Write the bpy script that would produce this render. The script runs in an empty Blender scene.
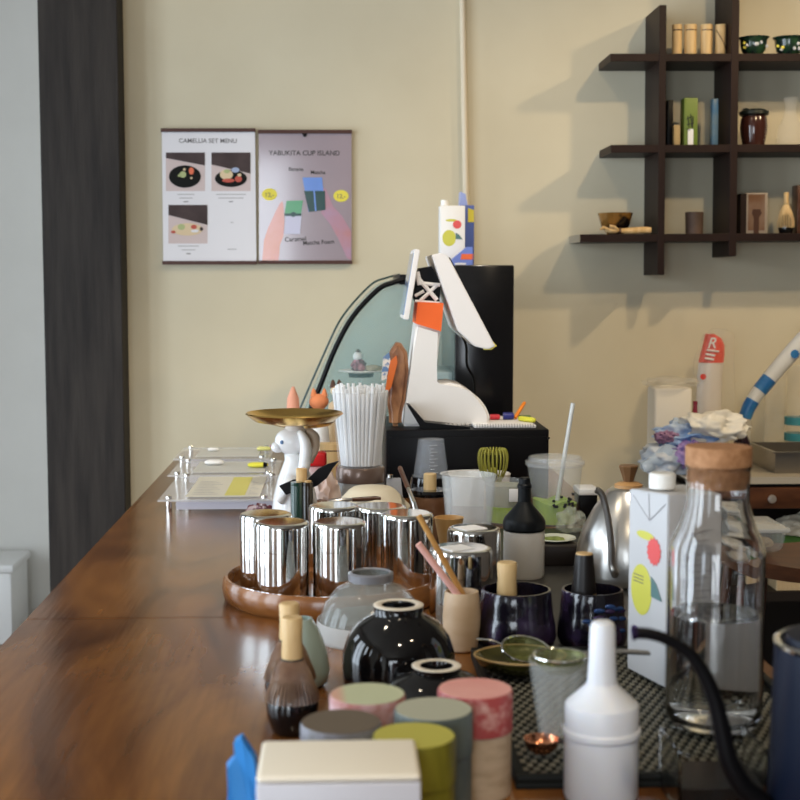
import bpy, bmesh, math, random
from mathutils import Vector, Matrix, noise
random.seed(11)
PI = math.pi
S = bpy.context.scene
COL = S.collection
# ------------------------------------------------------------------ camera
F = 1400.0
CAM = Vector((0, 0, 1.35))
PITCH = math.atan(120 / F)
YAW = math.atan(58 / F)
cd = bpy.data.cameras.new('camera')
cam = bpy.data.objects.new('camera', cd)
COL.objects.link(cam)
cam.location = CAM
cam.rotation_euler = (PI / 2 - PITCH, 0, -YAW)
cd.sensor_width = 36
cd.lens = F / 800 * 36
cd.clip_start = 0.05
cd.dof.use_dof = True
cd.dof.focus_distance = 2.35
cd.dof.aperture_fstop = 9.0
S.camera = cam
RM = Matrix.Rotation(-YAW, 3, 'Z') @ Matrix.Rotation(PI / 2 - PITCH, 3, 'X')
RIGHT, UP, FWD = RM @ Vector((1, 0, 0)), RM @ Vector((0, 1, 0)), RM @ Vector((0, 0, -1))
TT = 0.90       # height of the table top


def ray(px, py):
    return FWD * F + RIGHT * (px - 400) - UP * (py - 400)


def pt(px, py, Y):          # the point of the place at distance Y down the room
    r = ray(px, py)
    return CAM + r * (Y / r.y)


def tb(px, py, z=TT):       # the point on a level plane
    r = ray(px, py)
    return CAM + r * ((z - CAM.z) / r.z)


# ------------------------------------------------------------------ materials
MATS = {}


def mat(name, col, rough=0.5, metal=0.0, trans=0.0, ior=1.45, coat=0.0, col2=None, nscale=8.0,
        stretch=(1, 1, 1), bump=0.0, bscale=60.0, alpha=1.0, emit=None, estr=0.0, sub=0.0, lo=0.35, hi=0.65, spec=None, detail=4.0,
        bstretch=None):
    if name in MATS:
        return MATS[name]
    m = bpy.data.materials.new(name)
    m.use_nodes = True
    nt = m.node_tree
    b = nt.nodes['Principled BSDF']
    c = (*col, 1)
    b.inputs['Base Color'].default_value = c
    b.inputs['Roughness'].default_value = rough
    b.inputs['Metallic'].default_value = metal
    b.inputs['Transmission Weight'].default_value = trans
    b.inputs['IOR'].default_value = ior
    b.inputs['Coat Weight'].default_value = coat
    b.inputs['Coat Roughness'].default_value = 0.08
    b.inputs['Alpha'].default_value = alpha
    if spec is not None:
        b.inputs['Specular IOR Level'].default_value = spec
    if sub:
        b.inputs['Subsurface Weight'].default_value = sub
        b.inputs['Subsurface Radius'].default_value = (0.02, 0.015, 0.01)
    if emit:
        b.inputs['Emission Color'].default_value = (*emit, 1)
        b.inputs['Emission Strength'].default_value = estr
    tc = mp = None
    if col2 or bump:
        tc = nt.nodes.new('ShaderNodeTexCoord')
        mp = nt.nodes.new('ShaderNodeMapping')
        mp.inputs['Scale'].default_value = stretch
        nt.links.new(tc.outputs['Object'], mp.inputs['Vector'])
    if col2:
        n = nt.nodes.new('ShaderNodeTexNoise')
        n.inputs['Scale'].default_value = nscale
        n.inputs['Detail'].default_value = detail
        nt.links.new(mp.outputs[0], n.inputs['Vector'])
        r = nt.nodes.new('ShaderNodeValToRGB')
        r.color_ramp.elements[0].position = lo
        r.color_ramp.elements[1].position = hi
        r.color_ramp.elements[0].color = c
        r.color_ramp.elements[1].color = (*col2, 1)
        nt.links.new(n.outputs['Fac'], r.inputs['Fac'])
        nt.links.new(r.outputs['Color'], b.inputs['Base Color'])
    if bump:
        n2 = nt.nodes.new('ShaderNodeTexNoise')
        n2.inputs['Scale'].default_value = bscale
        nt.links.new(mp.outputs[0], n2.inputs['Vector'])
        bp = nt.nodes.new('ShaderNodeBump')
        bp.inputs['Strength'].default_value = bump
        bp.inputs['Distance'].default_value = 0.002
        nt.links.new(n2.outputs['Fac'], bp.inputs['Height'])
        nt.links.new(bp.outputs[0], b.inputs['Normal'])
    MATS[name] = m
    return m


def glass(name, col=(1, 1, 1), rough=0.0, ior=1.45, bump=0, bscale=60):
    return mat(name, col, rough=rough, trans=1.0, ior=ior, bump=bump, bscale=bscale)


# ------------------------------------------------------------------ mesh helpers
def BM():
    return bmesh.new()


def box(bm, x0, x1, y0, y1, z0, z1, bev=0.0, seg=2, rot=None):
    vs = [bm.verts.new((x, y, z)) for z in (z0, z1) for y in (y0, y1) for x in (x0, x1)]
    fs = [(0, 2, 3, 1), (4, 5, 7, 6), (0, 1, 5, 4), (2, 6, 7, 3), (0, 4, 6, 2), (1, 3, 7, 5)]
    faces = [bm.faces.new([vs[i] for i in f]) for f in fs]
    if rot is not None:
        c = Vector(((x0 + x1) / 2, (y0 + y1) / 2, (z0 + z1) / 2))
        for v in vs:
            v.co = c + rot @ (v.co - c)
    if bev:
        es = {e for f in faces for e in f.edges}
        bmesh.ops.bevel(bm, geom=list(es), offset=bev, segments=seg, affect='EDGES', profile=0.5)
    return bm


def lathe(bm, prof, seg=40, c=(0, 0, 0), M=None):
    rings = []
    for r, z in prof:
        if r <= 1e-6:
            rings.append([bm.verts.new((c[0], c[1], c[2] + z))])
        else:
            rings.append([bm.verts.new((c[0] + r * math.cos(2 * PI * i / seg), c[1] + r * math.sin(2 * PI * i / seg), c[2] + z)) for i in range(seg)])
    for a, b in zip(rings[:-1], rings[1:]):
        for i in range(seg):
            j = (i + 1) % seg
            if len(a) == 1 and len(b) == 1:
                continue
            if len(a) == 1:
                bm.faces.new((a[0], b[j], b[i]))
            elif len(b) == 1:
                bm.faces.new((a[i], a[j], b[0]))
            else:
                bm.faces.new((a[i], a[j], b[j], b[i]))
    if M is not None:
        for ring in rings:
            for v in ring:
                v.co = M @ v.co
    return rings


def tube(bm, pts, rad, seg=10, cap=True):
    pts = [Vector(p) for p in pts]
    if not isinstance(rad, (list, tuple)):
        rad = [rad] * len(pts)
    prev = None
    rings = []
    for i, p in enumerate(pts):
        d = (pts[min(i + 1, len(pts) - 1)] - pts[max(i - 1, 0)]).normalized()
        if prev is None:
            u = d.orthogonal().normalized()
        else:
            u = (prev - d * prev.dot(d)).normalized()
        prev = u
        w = d.cross(u)
        rings.append([bm.verts.new(p + (u * math.cos(2 * PI * k / seg) + w * math.sin(2 * PI * k / seg)) * rad[i]) for k in range(seg)])
    for a, b in zip(rings[:-1], rings[1:]):
        for k in range(seg):
            j = (k + 1) % seg
            bm.faces.new((a[k], a[j], b[j], b[k]))
    if cap:
        bm.faces.new(rings[0][::-1])
        bm.faces.new(rings[-1])


def spline(pts, n=8):
    P = [Vector(p) for p in pts]
    out = []
    for i in range(len(P) - 1):
        p0, p1, p2, p3 = P[max(i - 1, 0)], P[i], P[i + 1], P[min(i + 2, len(P) - 1)]
        for k in range(n):
            t = k / n
            out.append(0.5 * ((2 * p1) + (-p0 + p2) * t + (2 * p0 - 5 * p1 + 4 * p2 - p3) * t * t + (-p0 + 3 * p1 - 3 * p2 + p3) * t ** 3))
    out.append(P[-1])
    return out


def prism_y(bm, outline, y0, y1):      # outline in x,z extruded along y
    a = [bm.verts.new((x, y0, z)) for x, z in outline]
    b = [bm.verts.new((x, y1, z)) for x, z in outline]
    bm.faces.new(a)
    bm.faces.new(b[::-1])
    n = len(a)
    for i in range(n):
        j = (i + 1) % n
        bm.faces.new((a[i], b[i], b[j], a[j]))


def prism_z(bm, outline, z0, z1):
    a = [bm.verts.new((x, y, z0)) for x, y in outline]
    b = [bm.verts.new((x, y, z1)) for x, y in outline]
    bm.faces.new(a[::-1])
    bm.faces.new(b)
    n = len(a)
    for i in range(n):
        j = (i + 1) % n
        bm.faces.new((a[i], a[j], b[j], b[i]))


def blob(bm, sx, sy, sz, c=(0, 0, 0), amp=0.25, fr=2.0, sub=4, seed=0, ridge=False, flat=None):
    r = bmesh.ops.create_icosphere(bm, subdivisions=sub, radius=1.0)
    for v in r['verts']:
        p = v.co.copy()
        n = noise.noise(p * fr + Vector((seed * 7.3, seed * 3.1, seed)))
        if ridge:
            n = 1 - 2.4 * abs(n) + 0.5 * noise.noise(p * fr * 2.7 + Vector((seed, 0, 0)))
        q = p * (1 + amp * n)
        v.co = Vector((c[0] + q.x * sx, c[1] + q.y * sy, c[2] + q.z * sz))
        if flat is not None and v.co.z < flat:
            v.co.z = flat
    return bm


def obj(name, bm, m, parent=None, smooth=True, angle=38, loc=None):
    bmesh.ops.recalc_face_normals(bm, faces=bm.faces)
    me = bpy.data.meshes.new(name)
    bm.to_mesh(me)
    bm.free()
    if smooth:
        for p in me.polygons:
            p.use_smooth = True
        me.set_sharp_from_angle(angle=math.radians(angle))
    me.materials.append(m)
    o = bpy.data.objects.new(name, me)
    COL.objects.link(o)
    if parent is not None:
        o.parent = parent
    if loc is not None:
        o.location = loc
    return o


def tag(o, label, cat, group=None):
    o['label'] = label
    o['category'] = cat
    if group:
        o['group'] = group
    return o


def thing(name, label, cat, loc=(0, 0, 0), rz=0.0, group=None):
    o = bpy.data.objects.new(name, None)
    o.empty_display_size = 0.02
    COL.objects.link(o)
    o.location = loc
    o.rotation_euler = (0, 0, rz)
    return tag(o, label, cat, group)


def struct(name, bm, m, smooth=False):
    o = obj(name, bm, m, smooth=smooth)
    o['kind'] = 'structure'
    return o


def dup(root, loc, label, rz=None, scale=None):
    r = root.copy()
    COL.objects.link(r)
    r.location = loc
    if rz is not None:
        r.rotation_euler = (0, 0, rz)
    if scale:
        r.scale = (scale,) * 3 if not isinstance(scale, tuple) else scale
    r['label'] = label
    for ch in list(root.children):
        c = ch.copy()
        COL.objects.link(c)
        c.parent = r
        for g in ch.children:
            d = g.copy()
            COL.objects.link(d)
            d.parent = c
    return r


def text(s, size, m, parent, loc, rot=(PI / 2, 0, 0), name='lettering', align='CENTER', shear=0, ext=0.0001):
    cu = bpy.data.curves.new(name, 'FONT')
    cu.body = s
    cu.size = size
    cu.align_x = align
    cu.align_y = 'CENTER'
    cu.extrude = ext
    cu.offset = .0002
    cu.shear = shear
    t = bpy.data.objects.new('tmp', cu)
    COL.objects.link(t)
    dg = bpy.context.evaluated_depsgraph_get()
    me = bpy.data.meshes.new_from_object(t.evaluated_get(dg))
    me.name = name
    bpy.data.objects.remove(t)
    me.materials.clear()
    me.materials.append(m)
    o = bpy.data.objects.new(name, me)
    COL.objects.link(o)
    o.parent = parent
    o.location = loc
    o.rotation_euler = rot
    return o


def ell(cx, cz, rx, rz, n=28, a0=0.0, tilt=0.0):
    out = []
    for i in range(n):
        a = a0 + 2 * PI * i / n
        x, z = rx * math.cos(a), rz * math.sin(a)
        out.append((cx + x * math.cos(tilt) - z * math.sin(tilt), cz + x * math.sin(tilt) + z * math.cos(tilt)))
    return out


# ------------------------------------------------------------------ shared materials
M_wall = mat('wall_plaster', (0.60, 0.545, 0.405), 0.85, col2=(0.64, 0.585, 0.44), nscale=3.5, bump=0.15, bscale=25)
M_wall_cool = mat('wall_plaster_grey', (0.74, 0.72, 0.67), 0.85, col2=(0.78, 0.76, 0.71), nscale=3, bump=0.15, bscale=25)
M_ceil = mat('ceiling_paint', (0.34, 0.31, 0.27), 0.9)
M_wall_dark = mat('far_room_wood', (0.10, 0.075, 0.055), 0.7, col2=(0.15, 0.11, 0.08), nscale=3)
M_floor = mat('floor_tile', (0.22, 0.16, 0.11), 0.45, col2=(0.28, 0.21, 0.15), nscale=2)
M_chrome = mat('polished_steel', (0.80, 0.79, 0.77), 0.07, 1.0)
M_steel = mat('brushed_steel', (0.62, 0.60, 0.57), 0.28, 1.0)
M_gold = mat('brass_gold', (0.80, 0.52, 0.16), 0.22, 1.0)
M_black = mat('black_plastic', (0.004, 0.004, 0.005), 0.42, spec=.18)
M_blackg = mat('black_glaze', (0.004, 0.0035, 0.004), 0.06, coat=0.3)
M_white = mat('white_plastic', (0.86, 0.85, 0.83), 0.4)
M_paper = mat('white_paper', (0.80, 0.79, 0.79), 0.6)
M_glass = glass('clear_glass')
M_glass_t = mat('clear_plastic', (0.9, 0.93, 0.94), 0.06, alpha=0.10)
M_film = mat('plastic_film', (0.85, 0.84, 0.80), 0.12, alpha=0.20, bump=1.0, bscale=45)
M_frost = mat('frosted_plastic', (0.86, 0.87, 0.88), 0.35, alpha=0.62)
M_shelf = mat('shelf_wenge', (0.014, 0.006, 0.005), 0.5, spec=.25, col2=(0.022, 0.010, 0.008), nscale=6, stretch=(1, 1, 0.2))
M_bamboo = mat('bamboo', (0.58, 0.36, 0.14), 0.45, col2=(0.72, 0.50, 0.25), nscale=30, stretch=(3, 3, 0.3))
M_bamboo_l = mat('pale_bamboo', (0.62, 0.42, 0.19), 0.45, col2=(0.70, 0.50, 0.25), nscale=40, stretch=(3, 3, 0.3))
M_brown = mat('brown_wood', (0.060, 0.022, 0.011), 0.3, col2=(0.105, 0.040, 0.018), nscale=12, stretch=(1, 4, 4), coat=0.15)
M_cork = mat('cork', (0.33, 0.155, 0.065), 0.8, col2=(0.45, 0.23, 0.11), nscale=120, bump=0.4, bscale=250)
M_matcha = mat('matcha', (0.25, 0.40, 0.01), 0.5, col2=(0.36, 0.52, 0.03), nscale=30)
M_yellow = mat('yellow_ink', (0.80, 0.70, 0.08), 0.5)
M_red = mat('red_ink', (0.75, 0.035, 0.02), 0.4)
M_ink = mat('grey_ink', (0.13, 0.12, 0.13), 0.6)
M_dkink = mat('black_ink', (0.02, 0.02, 0.02), 0.6)

# ------------------------------------------------------------------ the room
WY = 4.0
XP0, XP1 = pt(36, 300, 3.9).x + 0.012, pt(122, 300, 3.9).x + 0.006
bm = BM(); box(bm, -2.6, 3.4, -3.6, 5.9, -0.05, 0.0); struct('floor', bm, M_floor)
bm = BM(); box(bm, -2.6, 3.4, -3.6, 5.9, 2.9, 2.95); struct('ceiling', bm, M_ceil)
bm = BM(); box(bm, XP1 - 0.02, 3.4, WY, WY + 0.12, 0, 2.9); struct('wall_back', bm, M_wall)
bm = BM(); box(bm, -2.6, XP1, 5.5, 5.6, 0, 2.9); struct('wall_alcove', bm, M_wall_cool)
bm = BM(); box(bm, XP1 - 0.02, XP1 + 0.06, WY + 0.12, 5.5, 0, 2.9); struct('wall_return', bm, M_wall_cool)
bm = BM(); box(bm, 3.3, 3.4, -3.6, WY, 0, 2.9); struct('wall_right', bm, M_wall_dark)
M_pillar = mat('dark_wood_panel', (0.020, 0.017, 0.016), 0.6, col2=(0.040, 0.034, 0.030), spec=.2, nscale=7, stretch=(6, 6, 0.5), bump=0.3, bscale=30, lo=0.3, hi=0.7)
# wood panel wall end: leans a hair like the photograph's
bm = BM()
a = [pt(36, 0, 3.9), pt(115, 0, 3.9), pt(127.5, 505, 3.9), pt(51, 600, 3.9)]
xl0, xr0 = a[0].x, a[1].x
box(bm, (a[0].x + a[3].x) / 2, (a[1].x + a[2].x) / 2, 3.9, WY + 0.1, 0, 2.9, 0.003)
struct('wall_pillar', bm, M_pillar)

# left wall with window openings
WINS = [(-2.0, -1.2), (0.2, 1.1), (1.4, 2.4), (3.0, 3.9)]
bm = BM()
y = -3.6
for (w0, w1) in WINS:
    box(bm, -2.7, -2.6, y, w0, 0, 2.9)
    box(bm, -2.7, -2.6, w0, w1, 0, 0.08)
    box(bm, -2.7, -2.6, w0, w1, 2.5, 2.9)
    y = w1
box(bm, -2.7, -2.6, y, 5.6, 0, 2.9)
struct('wall_left', bm, M_wall_cool)
for i, (w0, w1) in enumerate(WINS):
    bm = BM()
    for (y0, y1, z0, z1) in ((w0, w1, 0.08, 0.13), (w0, w1, 2.45, 2.5), (w0, w0 + 0.05, 0.13, 2.45), (w1 - 0.05, w1, 0.13, 2.45), ((w0 + w1) / 2 - 0.03, (w0 + w1) / 2 + 0.03, 0.13, 2.45)):
        box(bm, -2.68, -2.62, y0, y1, z0, z1)
    struct('window_%d' % (i + 1), bm, M_black)
# wall behind the viewer with a glazed shop front
bm = BM()
box(bm, -2.6, -2.0, -3.7, -3.6, 0, 2.9); box(bm, -0.35, 3.4, -3.7, -3.6, 0, 2.9); box(bm, -2.0, -0.35, -3.7, -3.6, 2.4, 2.9)
box(bm, -2.0, -0.35, -3.7, -3.6, 0, 0.3)
struct('wall_front', bm, M_wall_dark)
bm = BM()
for x0 in (-2.0, -1.22, -0.42):
    box(bm, x0, x0 + 0.05, -3.68, -3.62, 0.35, 2.35)
box(bm, -2.0, -0.35, -3.68, -3.62, 0.3, 0.35); box(bm, -2.0, -0.35, -3.68, -3.62, 2.35, 2.4)
struct('window_5', bm, M_black)

w = bpy.data.worlds.new('daylight')
S.world = w
w.use_nodes = True
bg = w.node_tree.nodes['Background']
bg.inputs[0].default_value = (0.72, 0.86, 1.0, 1)
bg.inputs[1].default_value = 1.3


def area(name, loc, rot, sx, sy, power, col):
    l = bpy.data.lights.new(name, 'AREA')
    l.shape = 'RECTANGLE'
    l.size, l.size_y = sx, sy
    l.energy = power
    l.color = col
    o = bpy.data.objects.new(name, l)
    COL.objects.link(o)
    o.location = loc
    o.rotation_euler = rot
    return o


for i, (w0, w1) in enumerate(WINS):
    area('window_daylight', (-2.66, (w0 + w1) / 2, 1.29), (0, -PI / 2, 0), 2.3, w1 - w0 - 0.1, (30, 60, 44, 25)[i], (0.78, 0.89, 1.0))
area('shopfront_daylight', (-1.17, -3.66, 1.35), (PI / 2, 0, 0), 1.6, 2.0, 80, (0.86, 0.93, 1.0))

M_lamp = mat('lamp_glow', (1, 0.8, 0.55), emit=(1, 0.78, 0.5), estr=12)


def spot(x, y, tx, ty, tz, power, ang=95, col=(1, 0.80, 0.54)):
    t = thing('ceiling_spotlight', 'small black ceiling spotlight above the counter', 'lamp', (x, y, 2.9), group='ceiling spotlights')
    d = (Vector((tx, ty, tz)) - Vector((x, y, 2.78))).normalized()
    q = d.to_track_quat('-Z', 'Y').to_matrix().to_4x4()
    bm = BM(); tube(bm, [(0, 0, 0), (0, 0, -0.08)], 0.008); obj('stem', bm, M_black, t)
    bm = BM()
    lathe(bm, [(0.0, 0.05), (0.035, 0.05), (0.045, 0.03), (0.05, -0.05), (0.046, -0.05), (0.04, 0.02), (0, 0.02)], 24, M=Matrix.Translation((0, 0, -0.12)) @ q)
    obj('lamp_head', bm, M_black, t)
    l = bpy.data.lights.new('spotlight_beam', 'SPOT')
    l.energy = power
    l.color = col
    l.spot_size = math.radians(ang)
    l.spot_blend = 0.7
    l.shadow_soft_size = 0.045
    o = bpy.data.objects.new('spotlight_beam', l)
    COL.objects.link(o)
    o.parent = t
    o.location = Vector((0, 0, -0.12)) + d * 0.07
    o.rotation_euler = d.to_track_quat('-Z', 'Y').to_euler()


spot(2.3, 2.6, 1.30, 4.0, 1.00, 80, 75, (1, .76, .46))
spot(1.3, 2.2, 0.80, 4.0, 1.00, 44, 70, (1, .76, .46))
spot(0.15, 2.5, 0.1, 4.0, 1.35, 12, 90)
spot(-0.5, 2.9, -0.45, 4.0, 1.5, 5)
spot(0.45, 1.7, 0.05, 2.7, 1.0, 62, 62, (1, .90, .76))  # extra spot, added to brighten the straws and till
spot(0.9, 0.6, 0.25, 1.7, 0.9, 18)
spot(0.1, 0.0, 0.02, 1.0, 0.95, 46, 50, (1, .84, .62))
spot(-0.6, 1.6, -0.2, 2.4, 0.9, 14, 80, (1, .86, .66))

# conduit on the wall
pc = [pt(460, -60, 3.985), pt(462.5, 0, 3.985), pt(466, 200, 3.985), pt(468, 300, 3.985)]
pc = [(p.x, 3.985, p.z) for p in pc] + [(pc[-1].x + 0.002, 3.985, 0.9)]
pc[0] = (pc[0][0] - 0.01, 3.985, 2.9)
bm = BM(); tube(bm, pc, 0.009, 12)
o = obj('cable_conduit', bm, mat('conduit_paint', (0.70, 0.62, 0.48), 0.5)); tag(o, 'thin cream cable conduit running down the wall to the cake case', 'pipe')

# white planter box standing by the alcove wall
pA, pB = pt(-30, 640, 5.2), pt(16, 640, 5.2)
t = thing('plinth_box', 'plain white box standing on the floor left of the dark pillar', 'box', ((pA.x + pB.x) / 2, 5.3, 0))
hh = pt(10, 562, 5.2).z
w2 = (pB.x - pA.x) / 2
bm = BM(); box(bm, -w2, w2, -0.15, 0.12, 0, hh - 0.03, 0.01); obj('box_body', bm, M_white, t)
bm = BM(); box(bm, -w2 - 0.01, w2 + 0.01, -0.16, 0.13, hh - 0.03, hh, 0.008); obj('box_lid', bm, M_white, t)

# ------------------------------------------------------------------ table
m = bpy.data.materials.new('table_wood')
m.use_nodes = True
nt = m.node_tree
b = nt.nodes['Principled BSDF']
tc = nt.nodes.new('ShaderNodeTexCoord')
mp = nt.nodes.new('ShaderNodeMapping'); mp.inputs['Scale'].default_value = (3.2, 1.0, 1)
n1 = nt.nodes.new('ShaderNodeTexNoise'); n1.inputs['Scale'].default_value = 2.6; n1.inputs['Detail'].default_value = 5; n1.inputs['Distortion'].default_value = 0.9
mp2 = nt.nodes.new('ShaderNodeMapping'); mp2.inputs['Scale'].default_value = (40, 2.5, 1)
n2 = nt.nodes.new('ShaderNodeTexNoise'); n2.inputs['Scale'].default_value = 3; n2.inputs['Detail'].default_value = 6
nt.links.new(tc.outputs['Object'], mp.inputs[0]); nt.links.new(mp.outputs[0], n1.inputs['Vector'])
nt.links.new(tc.outputs['Object'], mp2.inputs[0]); nt.links.new(mp2.outputs[0], n2.inputs['Vector'])
cr = nt.nodes.new('ShaderNodeValToRGB')
e = cr.color_ramp.elements
e[0].position = 0.30; e[0].color = (0.070, 0.022, 0.006, 1)
e[1].position = 0.72; e[1].color = (0.32, 0.132, 0.032, 1)
x = e.new(0.5); x.color = (0.19, 0.073, 0.020, 1)
mix = nt.nodes.new('ShaderNodeMix'); mix.data_type = 'RGBA'; mix.blend_type = 'MULTIPLY'; mix.inputs[0].default_value = 0.45
cr2 = nt.nodes.new('ShaderNodeValToRGB'); cr2.color_ramp.elements[0].position = 0.3; cr2.color_ramp.elements[0].color = (0.55, 0.5, 0.45, 1); cr2.color_ramp.elements[1].position = 0.65
nt.links.new(n1.outputs['Fac'], cr.inputs[0]); nt.links.new(n2.outputs['Fac'], cr2.inputs[0])
nt.links.new(cr.outputs[0], mix.inputs[6]); nt.links.new(cr2.outputs[0], mix.inputs[7]); nt.links.new(mix.outputs[2], b.inputs['Base Color'])
b.inputs['Roughness'].default_value = 0.21
b.inputs['Coat Weight'].default_value = 0.0; b.inputs['Coat Roughness'].default_value = 0.12
bp = nt.nodes.new('ShaderNodeBump'); bp.inputs['Strength'].default_value = 0.08; bp.inputs['Distance'].default_value = 0.002
nt.links.new(n2.outputs['Fac'], bp.inputs['Height']); nt.links.new(bp.outputs[0], b.inputs['Normal'])
M_table = m

TX0, TX1 = tb(0, 647).x, 0.50
SEAM = tb(150, 618).y
TY1 = tb(200, 450).y
t = thing('wooden_counter_table', 'long glossy brown wooden counter table carrying all the tea tools', 'table', (0, 0, 0))


def rounded(x0, x1, y0, y1, r, corners):
    out = []
    for (cx, cy, a0, key) in ((x1, y0, -90, 'br'), (x1, y1, 0, 'tr'), (x0, y1, 90, 'tl'), (x0, y0, 180, 'bl')):
        rr = r if key in corners else 0.003
        ccx = cx - rr if cx == x1 else cx + rr
        ccy = cy - rr if cy == y1 else cy + rr
        for k in range(7):
            a = math.radians(a0 + 15 * k)
            out.append((ccx + rr * math.cos(a), ccy + rr * math.sin(a)))
    return out


def slab(bm, outline, z0, z1, bev):
    prism_z(bm, outline, z0, z1)
    es = [e for e in bm.edges if abs(e.verts[0].co.z - z1) < 1e-6 and abs(e.verts[1].co.z - z1) < 1e-6]
    bmesh.ops.bevel(bm, geom=es, offset=bev, segments=3, affect='EDGES', profile=0.5)


bm = BM(); slab(bm, rounded(TX0, TX1, 0.55, SEAM - 0.0008, 0.03, ('bl', 'br')), TT - 0.035, TT, 0.004); obj('tabletop_board', bm, M_table, t)
bm = BM(); slab(bm, rounded(TX0, TX1, SEAM + 0.0008, TY1, 0.035, ('tl', 'tr')), TT - 0.035, TT, 0.004); obj('tabletop_board', bm, M_table, t)
for (lx, ly) in ((TX0 + 0.08, 0.65), (TX1 - 0.08, 0.65), (TX0 + 0.08, TY1 - 0.1), (TX1 - 0.08, TY1 - 0.1)):
    bm = BM(); box(bm, lx - 0.035, lx + 0.035, ly - 0.035, ly + 0.035, 0, TT - 0.035, 0.004); obj('leg', bm, M_brown, t)
bm = BM(); box(bm, TX0 + 0.1, TX1 - 0.1, 0.63, 0.66, TT - 0.13, TT - 0.035); box(bm, TX0 + 0.1, TX1 - 0.1, TY1 - 0.12, TY1 - 0.09, TT - 0.13, TT - 0.035)
obj('apron', bm, M_brown, t, smooth=False)

# ------------------------------------------------------------------ posters
def panel(name, pts, y, m, parent, th=0.0006):
    bm = BM(); prism_y(bm, pts, y - th, y); return obj(name, bm, m, parent, smooth=False)


YP = WY - 0.012
def uv(px, py): p = pt(px, py, YP); return (p.x, p.z)
def quad(a, b, c, d): return [uv(*a), uv(*b), uv(*c), uv(*d)]


def rel(par, pts): return [(x - par.location.x, z - par.location.z) for x, z in pts]


def poster(label, x0, x1, y0, y1, sheet, xb=0):
    c = pt((x0 + x1) / 2, y1, YP)
    t = thing('hanging_poster', label, 'poster', (c.x, YP, c.z))
    P = lambda a: rel(t, [uv(*q) for q in a])
    bm = BM(); prism_y(bm, P([(x0 + 0.8, y0 + 2), (x1, y0 + 2), (x1 + xb, y1 - 1), (x0 + xb + 0.8, y1 - 1)]), -0.0015, 0.0015); obj('sheet', bm, sheet, t, smooth=False)
    for (ya, yb, k) in ((y0, y0 + 3.6, 0), (y1 - 3, y1 + 0.6, xb)):
        bm = BM(); prism_y(bm, P([(x0 + k, ya), (x1 + k + 0.5, ya), (x1 + k + 0.5, yb), (x0 + k, yb)]), -0.007, 0.0075); obj('wooden_rail', bm, M_prail, t, smooth=False)
    return t, P


M_prail = mat('poster_rail', (0.065, 0.020, 0.012), 0.5)
M_gloss = mat('poster_lilac', (0.33, 0.28, 0.32), 0.13, coat=0.8, col2=(0.38, 0.31, 0.35), nscale=3)
M_white_g = mat('poster_white', (0.74, 0.73, 0.77), 0.35)
t, P = poster('white set menu poster with three food photos, left of the two', 161, 255, 128.5, 264, M_white_g, 1.5)
ctr = rel(t, [uv(208, 141)])[0]
text('CAMELLIA SET MENU', 0.0172, M_ink, t, (ctr[0], -0.0018, ctr[1]))
M_ph_d = mat('photo_dark_wall', (0.06, 0.045, 0.045), 0.6, spec=.1, col2=(0.09, 0.066, 0.066), nscale=12)
M_ph_t = mat('photo_table', (0.62, 0.51, 0.50), 0.5)
M_ph_p = mat('photo_plate', (0.012, 0.013, 0.012), 0.6, spec=.1)
M_ph_c = mat('photo_food_cream', (0.70, 0.55, 0.35), 0.5)
M_ph_g = mat('photo_food_green', (0.42, 0.48, 0.22), 0.5)
M_ph_o = mat('photo_food_orange', (0.75, 0.16, 0.07), 0.5)
M_ph_b = mat('photo_food_blue', (0.35, 0.42, 0.6), 0.5)
M_ph_r = mat('photo_food_red', (0.50, 0.08, 0.05), 0.5)
for (ax, ay, kind) in ((166, 152.6, 0), (211.5, 152.6, 1), (168.5, 205, 2)):
    ph = panel('food_photo', P([(ax, ay), (ax + 39, ay), (ax + 39, ay + 38.5), (ax, ay + 38.5)]), -0.0016, M_ph_t, t)
    dy = (5.5, 12, 10)[kind]; dy2 = (13, 21, 20)[kind]
    panel('dark_wall', P([(ax, ay), (ax + 39, ay), (ax + 39, ay + dy2), (ax, ay + dy)]), -0.0023, M_ph_d, ph)
    E = lambda cx, cy, rx, ry, m, k=0.0029, nm='food': panel(nm, P(ell(ax + cx, ay + cy, rx, ry)), -k, m, ph)
    if kind == 0:
        E(19, 24, 16, 11.2, M_ph_p, nm='plate')
        E(17, 22, 3.3, 3.2, M_ph_g, 0.0036); E(18.5, 17, 1.3, 1.3, M_ph_c, 0.0036); E(25.5, 18.5, 2.5, 3.6, M_ph_o, 0.0036); E(13.5, 23, 1.5, 1.3, M_ph_g, 0.0036); E(25.5, 25.5, 1.2, 1, M_ph_c, 0.0036)
    elif kind == 1:
        E(19.5, 26, 16, 8.5, M_ph_p, nm='plate')
        E(15, 22, 6.5, 5, M_ph_c, 0.0036); E(15.5, 18.8, 3, 2, M_ph_g, 0.0042); E(24, 17.5, 4, 2.6, M_ph_b, 0.0036); E(17, 28, 6.2, 2, M_ph_r, 0.0042); E(27, 26.5, 3.5, 3.2, M_ph_r, 0.0036); E(28, 22.5, 2, 1.6, M_ph_c, 0.0042)
    else:
        E(19, 24.5, 15.5, 6.2, M_ph_c, nm='tray'); E(13, 22, 3.6, 3, M_ph_g, 0.0036); E(25.5, 22, 3, 2.2, M_ph_r, 0.0036); E(33, 24, 1.8, 2, M_ph_d, 0.0036); E(5, 27, 2.4, 1.4, M_ph_r, 0.0036); E(26.5, 26, 4, 1.4, M_white_g, 0.0042)
M_line = mat('faint_ink', (0.42, 0.41, 0.43), 0.6)
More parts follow.
